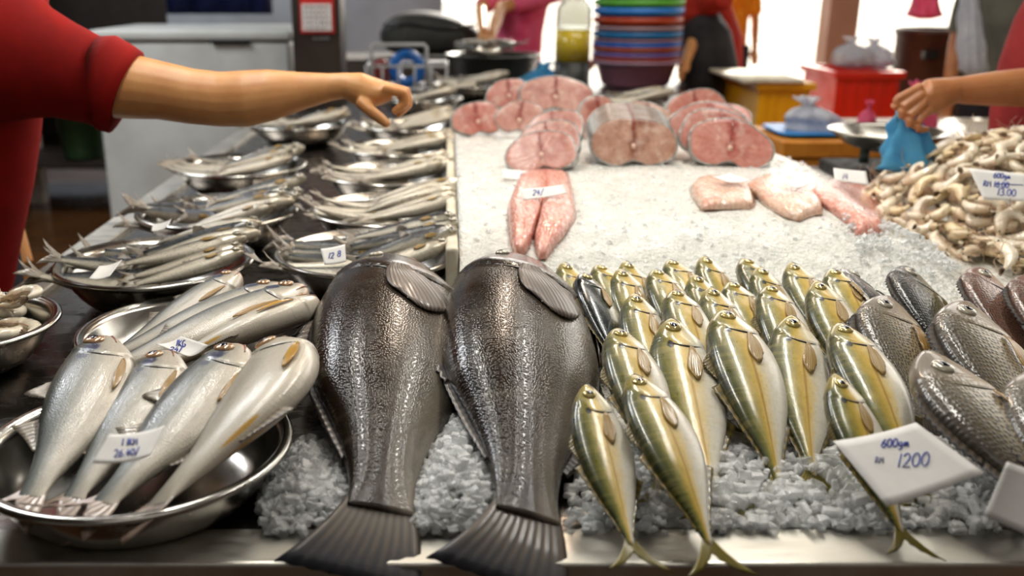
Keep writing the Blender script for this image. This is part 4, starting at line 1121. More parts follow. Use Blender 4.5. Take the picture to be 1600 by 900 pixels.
card([(1513, 263), (1606, 272), (1606, 315), (1537, 312)], (1560, 288), 0, (-.15, -.75, .6), [('600gm', 1552, 278, 8, .05, 'ink', .0012), ('RM 16.00', 1536, 291, 9, .08, 'ink', .0012), ('-', 1550, 310, 46, .05, 'ink', .0010), ('13.00', 1558, 305, 11, .08, 'ink', .0012)], 'white price card reading 13.00 with a crossed-out price, stuck in the shrimp heap', D=1.86, curl=.0008)
card([(1572, 722), (1650, 745), (1640, 850), (1536, 806)], (1580, 780), 0, (-.2, -.75, .6), [], 'blank blurred card nearest the viewer at the lower right corner', D=.80, curl=.003)
# ------------------------------------------------------------------ people
def skin_mat(name, c1, c2):
    t = NT(name); co = t.coord()
    n1 = t.noise(co, 9.0, 4.0, 0.6); n2 = t.noise(co, 180.0, 3.0)
    t.bs(color=t.mix(t.mapr(n1, 0.35, 0.68), lin(c1), lin(c2)), rough=0.42, sss=0.2, ssr=(1.0, 0.4, 0.25), sscale=0.012, normal=t.bump(n2, 0.12, 0.0015))
    return t.m
M['skin'] = skin_mat('light_brown_skin', (222, 162, 104), (204, 140, 84))
M['skin_dark'] = skin_mat('brown_skin', (178, 120, 76), (158, 100, 60))
def cloth_mat(name, c, c2=None, rough=0.85, ws=900):
    t = NT(name); co = t.coord()
    w1 = t.n('ShaderNodeTexWave', {'Scale': ws*.3, 'Distortion': 0.4, 'Vector': co}, bands_direction='DIAGONAL').outputs['Fac']
    n1 = t.noise(co, 7.0, 4.0, 0.6)
    t.bs(color=t.mix(t.mapr(n1, 0.35, 0.7), lin(c), lin(c2) if c2 else tuple(k*.75 for k in lin(c)[:3]) + (1,)), rough=rough, spec=.25, normal=t.bump(t.math('ADD', t.math('MULTIPLY', w1, 0.15), n1), 0.3, 0.004))
    return t.m
M['red_shirt'] = cloth_mat('red_jersey', (150, 12, 3), (124, 6, 2))
M['maroon'] = cloth_mat('maroon_jersey', (136, 40, 40), (112, 28, 30))
M['rust'] = cloth_mat('rust_red_cloth', (178, 46, 30), (150, 34, 24))
M['charcoal'] = cloth_mat('charcoal_cloth', (52, 50, 52), (34, 33, 36))
M['trousers'] = cloth_mat('dark_trousers', (36, 38, 46))
M['grey_shirt'] = cloth_mat('grey_green_cloth', (104, 106, 96), (82, 84, 78))
M['yellow_shirt'] = cloth_mat('yellow_orange_cloth', (250, 178, 48), (240, 136, 30))
M['pink_cloth'] = cloth_mat('pink_cloth', (240, 110, 150), (226, 76, 120))
M['hair'] = simple('black_hair', (24, 20, 18), 0.45, var=0.2, vs=90, bs=0.4, bscale=160)

def pairs(rows, D, dz=1.0):
    """(x, top, bottom[, dD, x of the bottom]) picture rows -> centres and radii at depth D"""
    pts, rad = [], []
    for r in rows:
        x, a, b = r[:3]; dd = r[3] if len(r) > 3 else 0; x2 = r[4] if len(r) > 4 else x
        p, q = Pd(x, a, D + dd), Pd(x2, b, D + dd)
        pts.append((p + q)/2); h = (p - q).length/2; rad.append((h*dz, h))
    return pts, rad
def head(mb, c, face, s=1.0):
    """skull, jaw, nose and ears; face = unit direction the head looks"""
    f = Vector(face).normalized(); side = f.cross(Vector((0, 0, 1))).normalized(); up = side.cross(f)
    R = Matrix((side, f, up)).transposed()
    mb.ball(c, (.074*s, .094*s, .112*s), 20, 14, R)
    mb.ball(Vector(c) + f*.028*s - up*.055*s, (.056*s, .062*s, .062*s), 16, 10, R)
    mb.tube([Vector(c) + f*.088*s + up*.022*s, Vector(c) + f*.112*s - up*.022*s], [.010*s, .016*s], 8)
    for k in (-1, 1): mb.ball(Vector(c) + side*.076*s*k - up*.008*s, (.012*s, .024*s, .034*s), 10, 8, R)
    return f, side, up
def hair_obj(parent, c, f, up, s=1.0):
    hb = MB(); side = f.cross(up); R = Matrix((side, f, up)).transposed()
    hb.ball(Vector(c) + up*.022*s - f*.014*s, (.083*s, .098*s, .106*s), 20, 14, R)
    o = hb.obj('hair', M['hair'], parent, merge=1e-5)
    for sd in (-1, 1):
        e = MB(); e.ball(Vector(c) + f*.090*s + side*.032*s*sd + up*.008*s, (.014*s, .008*s, .009*s), 10, 8, R); e.obj('eye', M['pupil'], parent)
    mm = MB(); mm.tube([Vector(c) + f*.090*s - up*.058*s + side*.026*s*k for k in (-1, -.4, .4, 1)], [.003, .006, .006, .003], 6); mm.obj('lips', M['mouth_pink'], parent)
def legs(mb, hip, foot, r=(.09, .06, .045)):
    for k in (-1, 1):
        h = Vector(hip) + Vector((0, .09*k, 0)); f = Vector(foot) + Vector((0, .11*k, 0)); kn = (h + f)/2 + Vector((.03, 0, 0))
        mb.tube([h, kn, f + Vector((0, 0, .08))], [r[0], r[1], r[2]], 14)
        mb.tube([f + Vector((-.06, 0, .045)), f + Vector((.06, 0, .04)), f + Vector((.17, 0, .03))], [.04, .042, .028], 12)

# --- shopper at the left: torso out of the picture, left arm stretched over the bowls
DA = 1.86
arm, ar = pairs([(95, 52, 160), (150, 70, 184), (205, 84, 186), (250, 95, 187), (300, 107, 194), (345, 112, 198), (385, 110, 198), (425, 108, 188, .005), (470, 112, 172, .01), (515, 114, 158, .012), (545, 113, 153, .012)], DA, .92)
sh = arm[0] + Vector((-.13, .0, .03))
mb = MB()
mb.tube([sh] + arm, [(.055, .06)] + ar, 20)
wr = arm[-1]
# palm and back of the hand, thumb side towards the viewer
pal, pr = pairs([(538, 113, 153, .012), (558, 112, 164, .015), (578, 119, 171, .02), (598, 125, 163, .02), (612, 130, 158, .02)], DA, 1)
mb.tube(pal, [(.026, pr[0][1]), (.032, pr[1][1]), (.038, pr[2][1]), (.040, pr[3][1]), (.038, pr[4][1]*.9)], 18)
def finger(pxs, dd, r, D):
    q = [Pd(a, b, D + d + dd) for a, b, d in pxs]
    pts = []
    for k in range(len(q) - 1):
        for f in (0, .33, .67): pts.append(q[k].lerp(q[k+1], f))
    pts.append(q[-1])
    n = len(pts)
    mb.tube(pts, [r*(1.06 - .22*k/(n-1)) if k < n - 1 else r*.62 for k in range(n)], 12)
    mb.ball(q[-1], r*.78, 10, 8)
for dd, r, pxs in ((-.012, .0098, [(598, 138, 0), (632, 146, 0), (634, 162, .0), (617, 173, .0)]),
                   (.012, .0102, [(600, 135, 0), (635, 143, 0), (638, 163, .0), (623, 178, .0)]),
                   (.035, .0098, [(600, 134, 0), (634, 144, 0), (637, 162, .0), (625, 176, .0)]),
                   (.055, .0086, [(598, 136, 0), (625, 146, 0), (630, 160, .0), (620, 171, .0)])):
    finger(pxs, dd, r, DA)
finger([(562, 158, -.01), (580, 174, -.026), (603, 192, -.032)], 0, .0125, DA)
tor = Vector((-1.0, DA + .02, 0))
mb.tube([tor + Vector((-.03, 0, z)) for z in (.86, 1.0, 1.15, 1.27, 1.33)], [(.14, .11), (.13, .105), (.15, .11), (.15, .10), (.07, .07)], 20, (1, 0, 0))
oth = tor + Vector((-.06, .17, 1.26))
mb.tube([oth, oth + Vector((.0, .09, -.2)), oth + Vector((.05, .10, -.42)), oth + Vector((.07, .09, -.50))], [.05, .043, .032, .028], 14)
mb.ball(oth + Vector((.08, .09, -.57)), (.03, .022, .06), 12, 8)
mb.tube([tor + Vector((-.03, .02, 1.28)), tor + Vector((-.01, .02, 1.43))], [.058, .052], 14)
hc = tor + Vector((.015, .02, 1.545))
hf, hs, hu = head(mb, hc, (1, .1, -.25), .98)
legs(mb, tor + Vector((-.03, 0, .9)), tor + Vector((-.03, 0, 0)))
person = fuse(mb, 'person', M['skin'], .0034, 4)
tag(person, 'person in a red short-sleeved shirt reaching an arm over the bowls from the left', 'person')
hair_obj(person, hc, hf, hu, .98)
# shirt: sleeve and body
sb = MB()
rows = [(-30, -75, 205), (20, -30, 200), (62, 8, 188), (100, 32, 186), (130, 48, 192), (156, 63, 197), (176, 62, 199, 0, 138), (188, 58, 201, 0, 148), (206, 71, 203, 0, 156), (229, 86, 203, 0, 164)]
sp_, sr = pairs(rows, DA, .8)
sb.tube(sp_, sr, 28, caps=False)
inner = [(a - .004, b - .004) for a, b in sr]
sb.tube(sp_[::-1], inner[::-1], 28, caps=False)
n0 = len(sb.v) - 2*28*len(rows)
k = len(rows)
for j in range(28):
    a, b = n0 + (k-1)*28 + j, n0 + (k-1)*28 + (j+1) % 28
    c, d = n0 + k*28 + j, n0 + k*28 + (j+1) % 28
    sb.f.append((a, b, d, c)); sb.mi.append(0)
slv = sb.obj('shirt_sleeve', M['red_shirt'], person, merge=1e-6)
sb = MB()
tp = []; tr_ = []
for y, xe in ((-60, 60), (40, 62), (110, 56), (190, 49), (260, 39), (320, 26), (380, 14), (450, 2), (560, -10)):
    e = Pd(xe, y, DA + .03); w = .165 if y > 60 else .15
    tp.append(e + Vector((-w, .03, 0))); tr_.append((.125 if y > 0 else .1, w))
sb.tube(tp, tr_, 28, (1, 0, 0))
sb.obj('shirt_body', M['red_shirt'], person, merge=1e-6)
sb = MB()
for kk in (-1, 1):
    h = tor + Vector((-.03, .085*kk, .92))
    sb.tube([h, h + Vector((.015, .01*kk, -.4)), h + Vector((0, .015*kk, -.84))], [.115, .09, .07], 16)
sb.obj('trousers', M['trousers'], person, merge=1e-6)

# --- seller at the right edge holding a blue bag
DB = 2.26
mb = MB()
arm, ar = pairs([(1720, 92, 180, .05), (1660, 98, 174, .02), (1600, 106, 167), (1550, 112, 165), (1510, 118, 163), (1488, 121, 160)], DB, .92)
sh = arm[0] + Vector((.12, .06, .06))
mb.tube([sh] + arm, [(.06, .06)] + ar, 20)
pal, pr = pairs([(1492, 121, 161), (1468, 121, 174), (1448, 124, 182), (1436, 132, 170)], DB, 1)
mb.tube(pal, [(.030, pr[0][1]), (.034, pr[1][1]), (.036, pr[2][1]), (.034, pr[3][1]*.85)], 18)
finger([(1440, 135, -.012), (1404, 154, -.018), (1397, 164, -.018), (1410, 172, -.008)], 0, .0104, DB)
finger([(1443, 146, -.020), (1411, 168, -.030), (1409, 180, -.027), (1423, 185, -.014)], 0, .0106, DB)
finger([(1448, 157, -.024), (1421, 181, -.037), (1421, 194, -.033), (1435, 196, -.018)], 0, .0102, DB)
finger([(1455, 166, -.022), (1433, 191, -.036), (1435, 203, -.032), (1448, 202, -.018)], 0, .0092, DB)
finger([(1468, 132, .02), (1440, 138, .02), (1410, 152, .012)], 0, .0122, DB)
tx = 1.70
mb.tube([Vector((tx, DB + .16, z)) for z in (.86, 1.0, 1.18, 1.34, 1.42)], [(.11, .15), (.10, .14), (.11, .16), (.10, .16), (.07, .07)], 20, (1, 0, 0))
mb.tube([Vector((tx, DB + .16, 1.36)), Vector((tx - .01, DB + .15, 1.52))], [.06, .054], 14)
hc2 = Vector((tx - .03, DB + .13, 1.64)); f2, s2, u2 = head(mb, hc2, (-.8, -.4, -.2))
mb.tube([Vector((tx + .17, DB + .2, 1.36)), Vector((tx + .24, DB + .2, 1.12)), Vector((tx + .1, DB - .02, .98))], [.055, .045, .034], 14)
mb.ball(Vector((tx + .05, DB - .07, .97)), (.05, .03, .03), 12, 8)
legs(mb, Vector((tx, DB + .16, .9)), Vector((tx, DB + .16, 0)))
p2 = fuse(mb, 'person', M['skin_dark'], .0030, 3)
tag(p2, 'person in a maroon shirt at the right edge holding up a blue plastic bag', 'person')
hair_obj(p2, hc2, f2, u2)
sb = MB(); tp = []; tr_ = []
for y, xe in ((-60, 1640), (20, 1612), (60, 1590), (110, 1572), (170, 1560), (225, 1556), (330, 1566)):
    e = Pd(xe, y, DB + .22); w = .19
    tp.append(e + Vector((w, .02, 0))); tr_.append((.13 if y > -20 else .09, w))
sb.tube(tp, tr_, 28, (1, 0, 0)); sb.obj('shirt', M['maroon'], p2, merge=1e-6)
sb = MB()
for kk in (-1, 1):
    h = Vector((tx, DB + .16 + .085*kk, .9)); sb.tube([h, h + Vector((.015, .01*kk, -.4)), h + Vector((0, .015*kk, -.82))], [.115, .09, .07], 16)
sb.obj('trousers', M['trousers'], p2, merge=1e-6)

def plastic(name, c, alpha_tr=0.35, rough=0.28):
    t = NT(name); co = t.coord(); n1 = t.noise(co, 24.0, 4.0, 0.6, 1.0)
    t.bs(color=t.mix(t.mapr(n1, 0.35, 0.7), lin(c), tuple(min(1, k*1.25 + .04) for k in lin(c)[:3]) + (1,)), rough=rough, trans=alpha_tr, sss=0.1, sscale=0.02, ior=1.2, normal=t.bump(n1, 0.5, 0.006))
    tl = t.n('ShaderNodeBsdfTranslucent', {'Color': tuple(min(1, k*1.1) for k in lin(c)[:3]) + (1,)})
    mx = t.n('ShaderNodeMixShader', {0: .45}); t.t.links.new(t.b.outputs[0], mx.inputs[1]); t.t.links.new(tl.outputs[0], mx.inputs[2])
    t.t.links.new(mx.outputs[0], next(n for n in t.t.nodes if n.type == 'OUTPUT_MATERIAL').inputs['Surface'])
    return t.m
M['bag_blue'] = plastic('thin_blue_plastic', (120, 204, 240), .5)
M['bag_white'] = plastic('thin_white_plastic', (226, 228, 236), .25)
M['bag_pink'] = plastic('thin_pink_plastic', (240, 120, 160), .2)
def bag(name, top, bot, rt, rb, mat, label, seed=0, handles=True, lean=(0, 0), folds=9, cat='bag'):
    rr = random.Random(seed); top, bot = Vector(top), Vector(bot)
    ph = [rr.uniform(0, 6.28) for _ in range(4)]
    mb = MB(); rows = []
    for i in range(15):
        f = i/14
        c = top.lerp(bot, f) + Vector((lean[0]*f*f, lean[1]*f*f, 0))
        if not handles:
            r = interp([(0, rb*.42), (.10, rb*.26), (.2, rt*.55), (.34, rb*.62), (.55, rb*.95), (.8, rb*1.02), (.93, rb*.9), (1.0, rb*.5)], f)[0]
        else: r = lerp(rt, rb, f**.9) * (1 if f < .92 else math.sqrt(max(.03, 1 - ((f - .92)/.085)**2)))
        row = []
        for j in range(40):
            a = 2*PI*j/40
            k = 1 + ((.30 if handles else .12)*(1 - .6*f))*math.sin(folds*a + ph[0] + f*1.5) + .10*math.sin(4*a + ph[1] - f*2) + .05*math.sin(17*a + ph[2])*(1 - f)
            k *= 1 + .30*noise.noise(Vector((math.cos(a)*1.6 + seed, math.sin(a)*1.6, f*4)))
            row.append(c + Vector((math.cos(a)*r*k, math.sin(a)*r*k*.7, (.02*noise.noise(Vector((a*2, seed, 1.0))) if f < .15 else 0))))
        rows.append(row)
    mb.grid(rows, None, closed=True)
    n = len(rows); mb.f.append(tuple((n-1)*40 + j for j in range(40))); mb.mi.append(0)
    o = mb.obj(name, M[mat], merge=1e-6)
    so = o.modifiers.new('solid', 'SOLIDIFY'); so.thickness = .0006
    tag(o, label, cat)
    if handles:
        for sd in (-1, 1):
            hb = MB()
            q = [top + Vector((sd*rt*.7, 0, -.006)), top + Vector((sd*rt*.95, -.004, .022)), top + Vector((sd*rt*.3, 0, .050)), top + Vector((-sd*.004, .004, .052))]
            hb.tube(q, [(.010, .003), (.009, .003), (.007, .003), (.006, .003)], 8)
            hb.obj('bag_handle', M[mat], o)
    return o
bag('plastic_bag', Pd(1418, 186, DB), Pd(1420, 268, DB - .01), .026, .070, 'bag_blue', 'light blue plastic bag hanging from the hand at the right', 3, True, (0, 0), 5)

# ------------------------------------------------------------------ things behind, right side
# weighing scale with steel pan
sc_ = empty('weighing_scale', 'dark green weighing scale with a wide steel pan behind the shrimps', 'scale', (0, 0, 0))
c = Pd(1388, 205, 2.80)
mb = MB(); mb.lathe([(0, -.055), (.07, -.053), (.12, -.035), (.155, -.006), (.165, .0), (.168, .003), (.163, .004), (.152, -.003), (.117, -.032), (.068, -.05), (0, -.052)], 48, Matrix.Translation(c))
mb.obj('pan', M['steel'], sc_, merge=1e-6)
mb = MB(); mb.tube([(c.x - .06, c.y, TZ + .05), (c.x - .06, c.y, c.z - .052)], .014, 12); mb.obj('post', simple('scale_green', (38, 52, 44), .4), sc_)
mb = MB(); mb.box((c.x - .14, c.y - .08, TZ + .0045), (c.x + .08, c.y + .14, TZ + .04)); bevel(mb.obj('scale_base', M['rubber'], sc_, False), .008)
# second counter further back with a white top
ct = empty('counter', 'white-topped counter with an orange front behind the weighing scale', 'counter', (0, 0, 0))
p, q = Pd(1425, 224, 3.75), Pd(1760, 224, 3.75); zt = Pd(1500, 224, 3.75).z
zt_c = zt
mb = MB(); mb.box((p.x, p.y, zt - .03), (q.x + .3, p.y + .75, zt)); bevel(mb.obj('counter_top', simple('pale_counter', (216, 206, 190), .45, c2=(196, 182, 160)), ct, False), .006)
mb = MB(); mb.box((p.x + .03, p.y + .03, .0), (q.x + .27, p.y + .7, zt - .031)); mb.obj('counter_front', simple('orange_panel', (216, 140, 40), .5, c2=(196, 112, 30)), ct, False)

def crate(name, x0, x1, y0, y1, D, dep, col, label, cat='crate', rim=True):
    a, b = Pd(x0, y1, D), Pd(x1, y0, D)
    mt = simple(name + '_plastic', col, .42, var=.08, vs=5)
    w, h = b.x - a.x, b.z - a.z
    zb = max(0.0, a.z)
    e = empty(name, label, cat, ((a.x + b.x)/2, D + dep/2, zb))
    mb = MB(); t_ = .018; H_ = b.z - zb; X, Y = w/2, dep/2
    mb.box((-X, -Y, 0), (X, Y, t_)); mb.box((-X, -Y, t_), (X, -Y + t_, H_)); mb.box((-X, Y - t_, t_), (X, Y, H_)); mb.box((-X, -Y + t_, t_), (-X + t_, Y - t_, H_)); mb.box((X - t_, -Y + t_, t_), (X, Y - t_, H_))
    for i in range(5):
        xx = lerp(-X, X, (i + .5)/5); mb.box((xx - .008, -Y - .008, .02), (xx + .008, -Y + .001, H_ - .03))
    bevel(mb.obj('crate_body', mt, e, False), .004)
    if rim:
        mb = MB(); g = .022
        for lo, hi in (((-X - g, -Y - g, H_ - .035), (X + g, -Y, H_)), ((-X - g, Y, H_ - .035), (X + g, Y + g, H_)), ((-X - g, -Y, H_ - .035), (-X, Y, H_)), ((X, -Y, H_ - .035), (X + g, Y, H_))): mb.box(lo, hi)
        bevel(mb.obj('crate_rim', mt, e, False), .004)
    return e, b.z
e, yz = crate('yellow_crate', 1160, 1268, 130, 420, 5.0, .6, (246, 178, 16), 'big yellow crate behind the pink steaks', 'crate')
mb = MB(); xa, xb = Pd(1162, 142, 5.0).x, Pd(1252, 142, 5.0).x
mb.box((xa - .02, 4.96, yz + .001), (xb, 5.64, yz + .022)); tag(bevel(mb.obj('foam_board', M['foam'], None, False), .008), 'white foam board lying on the yellow crate', 'board')
e, rz = crate('red_crate', 1300, 1408, 112, 190, 5.3, .5, (214, 40, 20), 'bright red crate with white bags on it', 'crate')
st = empty('wooden_bench', 'pale wooden bench carrying the red crate', 'bench', (0, 0, 0))
zb_ = Pd(1300, 190, 5.3).z
xa, xb = Pd(1282, 190, 5.3).x, Pd(1425, 190, 5.3).x
wood = simple('pale_wood', (226, 188, 140), .6, c2=(200, 156, 108), vs=6)
mb = MB(); mb.box((xa, 5.24, zb_ - .045), (xb, 5.9, zb_ - .001)); bevel(mb.obj('bench_top', wood, st, False), .004)
for x in (xa + .03, xb - .09):
    for y in (5.28, 5.82):
        mb = MB(); mb.box((x, y, 0), (x + .06, y + .06, zb_ - .046)); mb.obj('leg', wood, st, False)
bag('plastic_bag', Vector((Pd(1330, 60, 5.5).x, 5.5, Pd(1330, 58, 5.5).z)), Vector((Pd(1332, 112, 5.5).x, 5.5, rz + .004)), .035, .11, 'bag_white', 'knotted white plastic bag standing on the red crate, left one', 21, False)
bag('plastic_bag', Vector((Pd(1366, 60, 5.52).x, 5.52, Pd(1366, 60, 5.52).z)), Vector((Pd(1368, 112, 5.52).x, 5.52, rz + .004)), .03, .10, 'bag_white', 'knotted white plastic bag standing on the red crate, right one by the brown bin', 22, False)
# brown bin
c = Pd(1448, 150, 6.0); zt = Pd(1448, 44, 6.0).z
bn = empty('bin', 'tall dark brown bin with a handle hole beside the red crate', 'bin', (c.x, 6.0, 0))
mb = MB(); mb.lathe([(0, 0), (.19, 0), (.2, .02), (.215, zt*.6), (.22, zt - .04), (.232, zt - .03), (.232, zt), (.215, zt), (.21, zt - .05), (.18, .05), (0, .05)], 40)
mb.obj('bin_body', simple('brown_plastic', (74, 40, 26), .45, c2=(56, 28, 18)), bn, merge=1e-6)
mb = MB(); mb.box((-.16, -.232, zt - .17), (-.08, -.18, zt - .12)); bevel(mb.obj('handle_hole', M['black'], bn, False), .01)
m = MB(); m.box((1.24, 3.52, 0), (1.62, 3.92, TZ - .001)); m.box((1.225, 3.505, TZ - .06), (1.635, 3.935, TZ - .0005))
tag(bevel(m.obj('orange_stand', simple('orange_painted_wood', (214, 142, 46), .5, c2=(190, 116, 34)), None, False), .006), 'orange wooden stand under the blue plastic tub', 'stand')
# blue tub with a crumpled white bag
a, b = Pd(1222, 212, 3.6), Pd(1332, 212, 3.6)
cx = (a.x + b.x)/2; w = (b.x - a.x)/2; bz = Pd(1275, 245, 3.6).z
mb = MB()
def rrect(s, z, r=.35):
    out = []
    for k in range(48):
        an = 2*PI*k/48; cc, q = math.cos(an), math.sin(an)
        out.append(Vector((cx + w*s*math.copysign(abs(cc)**r, cc), 3.72 + .14*s*math.copysign(abs(q)**r, q), z)))
    return out
zt2 = a.z + .01
mb.grid([rrect(.01, TZ + .002), rrect(.8, TZ + .002), rrect(.85, TZ + .01), rrect(.95, zt2 - .012), rrect(1.05, zt2 - .008), rrect(1.06, zt2), rrect(.95, zt2), rrect(.84, TZ + .016), rrect(.01, TZ + .014)], None, True)
tag(mb.obj('blue_tub', simple('blue_plastic', (20, 128, 206), .35, var=.06), merge=1e-6), 'blue plastic tub at the far right end of the counter, white bag on it', 'tub')
bag('plastic_bag', Pd(1262, 152, 3.70), Vector((Pd(1275, 220, 3.7).x, 3.72, zt2 - .03)), .035, .115, 'bag_white', 'crumpled white plastic bag with blue print standing in the blue tub', 31, False, (.02, 0))
bag('plastic_bag', Pd(1360, 158, 3.58), Vector((Pd(1352, 198, 3.58).x, 3.58, TZ + .002)), .010, .036, 'bag_pink', 'small pointed pink plastic bag behind the weighing pan', 35, False)
bag('plastic_bag', Pd(1432, 128, 4.0), Vector((Pd(1438, 190, 4.0).x, 4.0, zt_c + .003)), .03, .07, 'bag_pink', 'pink plastic bag partly hidden by the hand with the blue bag', 36, False)
hb_ = bag('plastic_bag', Pd(1445, -40, 5.4), Pd(1445, 30, 5.4), .03, .09, 'bag_pink', 'pink bag hanging above the brown bin', 37, True)
m = MB(); q_ = Pd(1445, -40, 5.4); m.tube([q_ + Vector((0, 0, .05)), Vector((q_.x, q_.y, 3.4))], .004, 6); m.obj('hanging_cord', M['rubber'], hb_)

def bg_person(label, x, y, lean, shirt, trous, skin, face, height=1.62, arms=None, seed=0, sw=.19):
    """standing figure with torso, head, arms, hands; arms = list of elbow/hand points"""
    mb = MB(); k = height/1.62
    hip = Vector((x, y, .86*k)); chest = hip + Vector((lean[0], lean[1], lean[2])); neck = chest + Vector((lean[0]*.25, lean[1]*.25, lean[2]*.18 + .03))
    fdir = Vector(face).normalized(); side = Vector((-fdir.y, fdir.x, 0)).normalized()
    mb.tube([hip, hip.lerp(chest, .5), chest, neck], [(.13, .09), (.12, .085), (.15, .10), (.06, .06)], 18, fdir)
    hcn = neck + (neck - chest).normalized()*.17
    mb.tube([neck - (neck - chest)*.2, hcn], [.055, .05], 12)
    f_, s_, u_ = head(mb, hcn, face)
    sleeves = []
    for sd, (el, ha) in zip((-1, 1), arms or ((None, None), (None, None))):
        shd = chest + side*sd*sw + Vector((0, 0, .02))
        el = Vector(el) if el else shd + Vector((0, 0, -.27)) + side*sd*.04
        ha = Vector(ha) if ha else el + Vector((0, 0, -.24)) + fdir*.06
        mb.tube([shd, shd.lerp(el, .5), el, el.lerp(ha, .5), ha], [.05, .045, .038, .036, .027], 14)
        d = (ha - el).normalized(); wv = d.cross(fdir if abs(d.dot(fdir)) < .8 else side).normalized()
        mb.tube([ha, ha + d*.05, ha + d*.09], [(.026, .018), (.038, .016), (.036, .014)], 12)
        for i in range(4):
            b0 = ha + d*.085 + wv*(i - 1.5)*.017; mb.tube([b0, b0 + d*.035, b0 + d*.06 + fdir*.01], [.0085, .008, .006], 8)
        t0 = ha + d*.02 + wv*.03; mb.tube([t0, t0 + d*.03 + wv*.018, t0 + d*.055 + wv*.02], [.010, .009, .007], 8)
        sleeves.append((shd, el))
    for sd in (-1, 1):
        h = hip + side*.09*sd; fo = Vector((x, y, 0)) + side*.11*sd
        mb.tube([h, (h + fo)/2 + fdir*.03, fo + Vector((0, 0, .07))], [.09, .06, .042], 14)
        mb.tube([fo - fdir*.06 + Vector((0, 0, .045)), fo + fdir*.05 + Vector((0, 0, .04)), fo + fdir*.17 + Vector((0, 0, .03))], [.04, .042, .028], 10)
    o = fuse(mb, 'person', M[skin], .008, 3); tag(o, label, 'person'); hair_obj(o, hcn, f_, u_)
    s = MB()
    s.tube([hip + Vector((0, 0, -.08)), hip.lerp(chest, .5), chest, chest.lerp(neck, .7)], [(.17, .125), (.165, .125), (.19, .135), (.10, .09)], 20, fdir)
    for shd, el in sleeves: s.tube([shd - (el - shd)*.2, shd.lerp(el, .35), shd.lerp(el, .8)], [.072, .07, .062], 14)
    so = fuse(s, 'shirt', M[shirt], .012, 4, o)
    s = MB()
    for sd in (-1, 1):
        h = hip + side*.085*sd; fo = Vector((x, y, .06)) + side*.1*sd; s.tube([h, (h + fo)/2 + fdir*.03, fo], [.118, .09, .07], 14)
    fuse(s, 'trousers', M[trous], .012, 3, o)
    return o
# bending seller behind the coloured basins, red back and charcoal sleeve
hp = Pd(1128, 175, 6.05)
p3 = bg_person('person in a rust-red top with charcoal sleeves bending behind the stack of coloured basins', Pd(1112, 120, 6.0).x, 6.05, (-.22, -.12, .40), 'rust', 'charcoal', 'skin', (-.8, -.6, -.2), 1.6,
    [(Pd(1090, 45, 5.8), Pd(1072, 96, 5.6)), (Pd(1000, 60, 6.25), Pd(940, 92, 6.0))])
s = MB(); s.tube([Pd(1094, 20, 5.9), Pd(1102, 60, 5.80), Pd(1108, 110, 5.78), Pd(1122, 175, 5.80)], [.10, .15, .165, .15], 18)
s.obj('charcoal_sleeve', M['charcoal'], p3, merge=1e-6)
s = MB(); s.tube([Pd(1075, -30, 6.0), Pd(1098, 20, 6.05), Pd(1114, 70, 6.1), Pd(1122, 140, 6.1)], [.12, .17, .18, .15], 18)
s.obj('red_back', M['rust'], p3, merge=1e-6)
bg_person('person in a grey-green shirt standing behind the counter near the right edge', Pd(1575, 90, 4.9).x, 4.9, (-.02, -.02, .46), 'grey_shirt', 'trousers', 'skin_dark', (-.5, -.85, 0), 1.66)
hb_ = bag('plastic_bag', Pd(1514, -10, 4.6), Pd(1520, 118, 4.6), .03, .075, 'bag_white', 'long white plastic bag hanging in front of the person in grey-green', 41, True)
m = MB(); q_ = Pd(1514, -10, 4.6); m.tube([q_ + Vector((0, 0, .05)), Vector((q_.x, q_.y, 3.4))], .004, 6); m.obj('hanging_cord', M['rubber'], hb_)
bg_person('far person in a yellow-orange shirt standing in the bright light', Pd(1138, 60, 9.0).x, 9.0, (0, 0, .46), 'yellow_shirt', 'trousers', 'skin', (0, -1, 0), 1.6)
pk = bg_person('far person in a pink shirt reaching into the dark basin', .47, 6.75, (.02, -.10, .45), 'pink_cloth', 'trousers', 'skin', (.2, -.95, -.3), 1.6,
    [(Pd(752, 14, 6.35), Pd(755, 52, 5.95)), (Pd(782, 12, 6.3), Pd(768, 56, 5.8))])

# ------------------------------------------------------------------ things behind, middle
DBn = 5.6
c = P(770, 128); c = Vector((Pd(770, 100, DBn).x, DBn, TZ))
mb = MB(); zr = Pd(770, 84, DBn).z - TZ
mb.lathe([(0, 0), (.16, 0), (.18, .01), (.235, .07), (.262, zr - .012), (.275, zr - .006), (.276, zr), (.26, zr), (.23, .075), (.17, .02), (0, .016)], 48)
bs_ = mb.obj('basin', simple('dark_grey_plastic', (58, 58, 56), .38, var=.1), merge=1e-6); bs_.location = c; tag(bs_, 'big dark grey basin heaped with fish pieces behind the far bowls', 'basin')
for k in range(14):
    a = RND.uniform(0, 6.28); r = .2*math.sqrt(RND.random())
    A = Vector((c.x + r*math.cos(a), c.y + r*math.sin(a), TZ + zr + .01 + .07*(1 - r/.2) + RND.uniform(0, .02))); d = Vector((RND.uniform(-1, 1), RND.uniform(-1, 1), RND.uniform(-.2, .2))).normalized()*.2
    FK['mullet_pale' + str(RND.choice((1, 2)))].put('mullet_fish', A - d*.5, A + d*.5, RND.uniform(0, 1), 'pale fish heaped in the big dark basin', 'fish', 'fish in the dark basin')
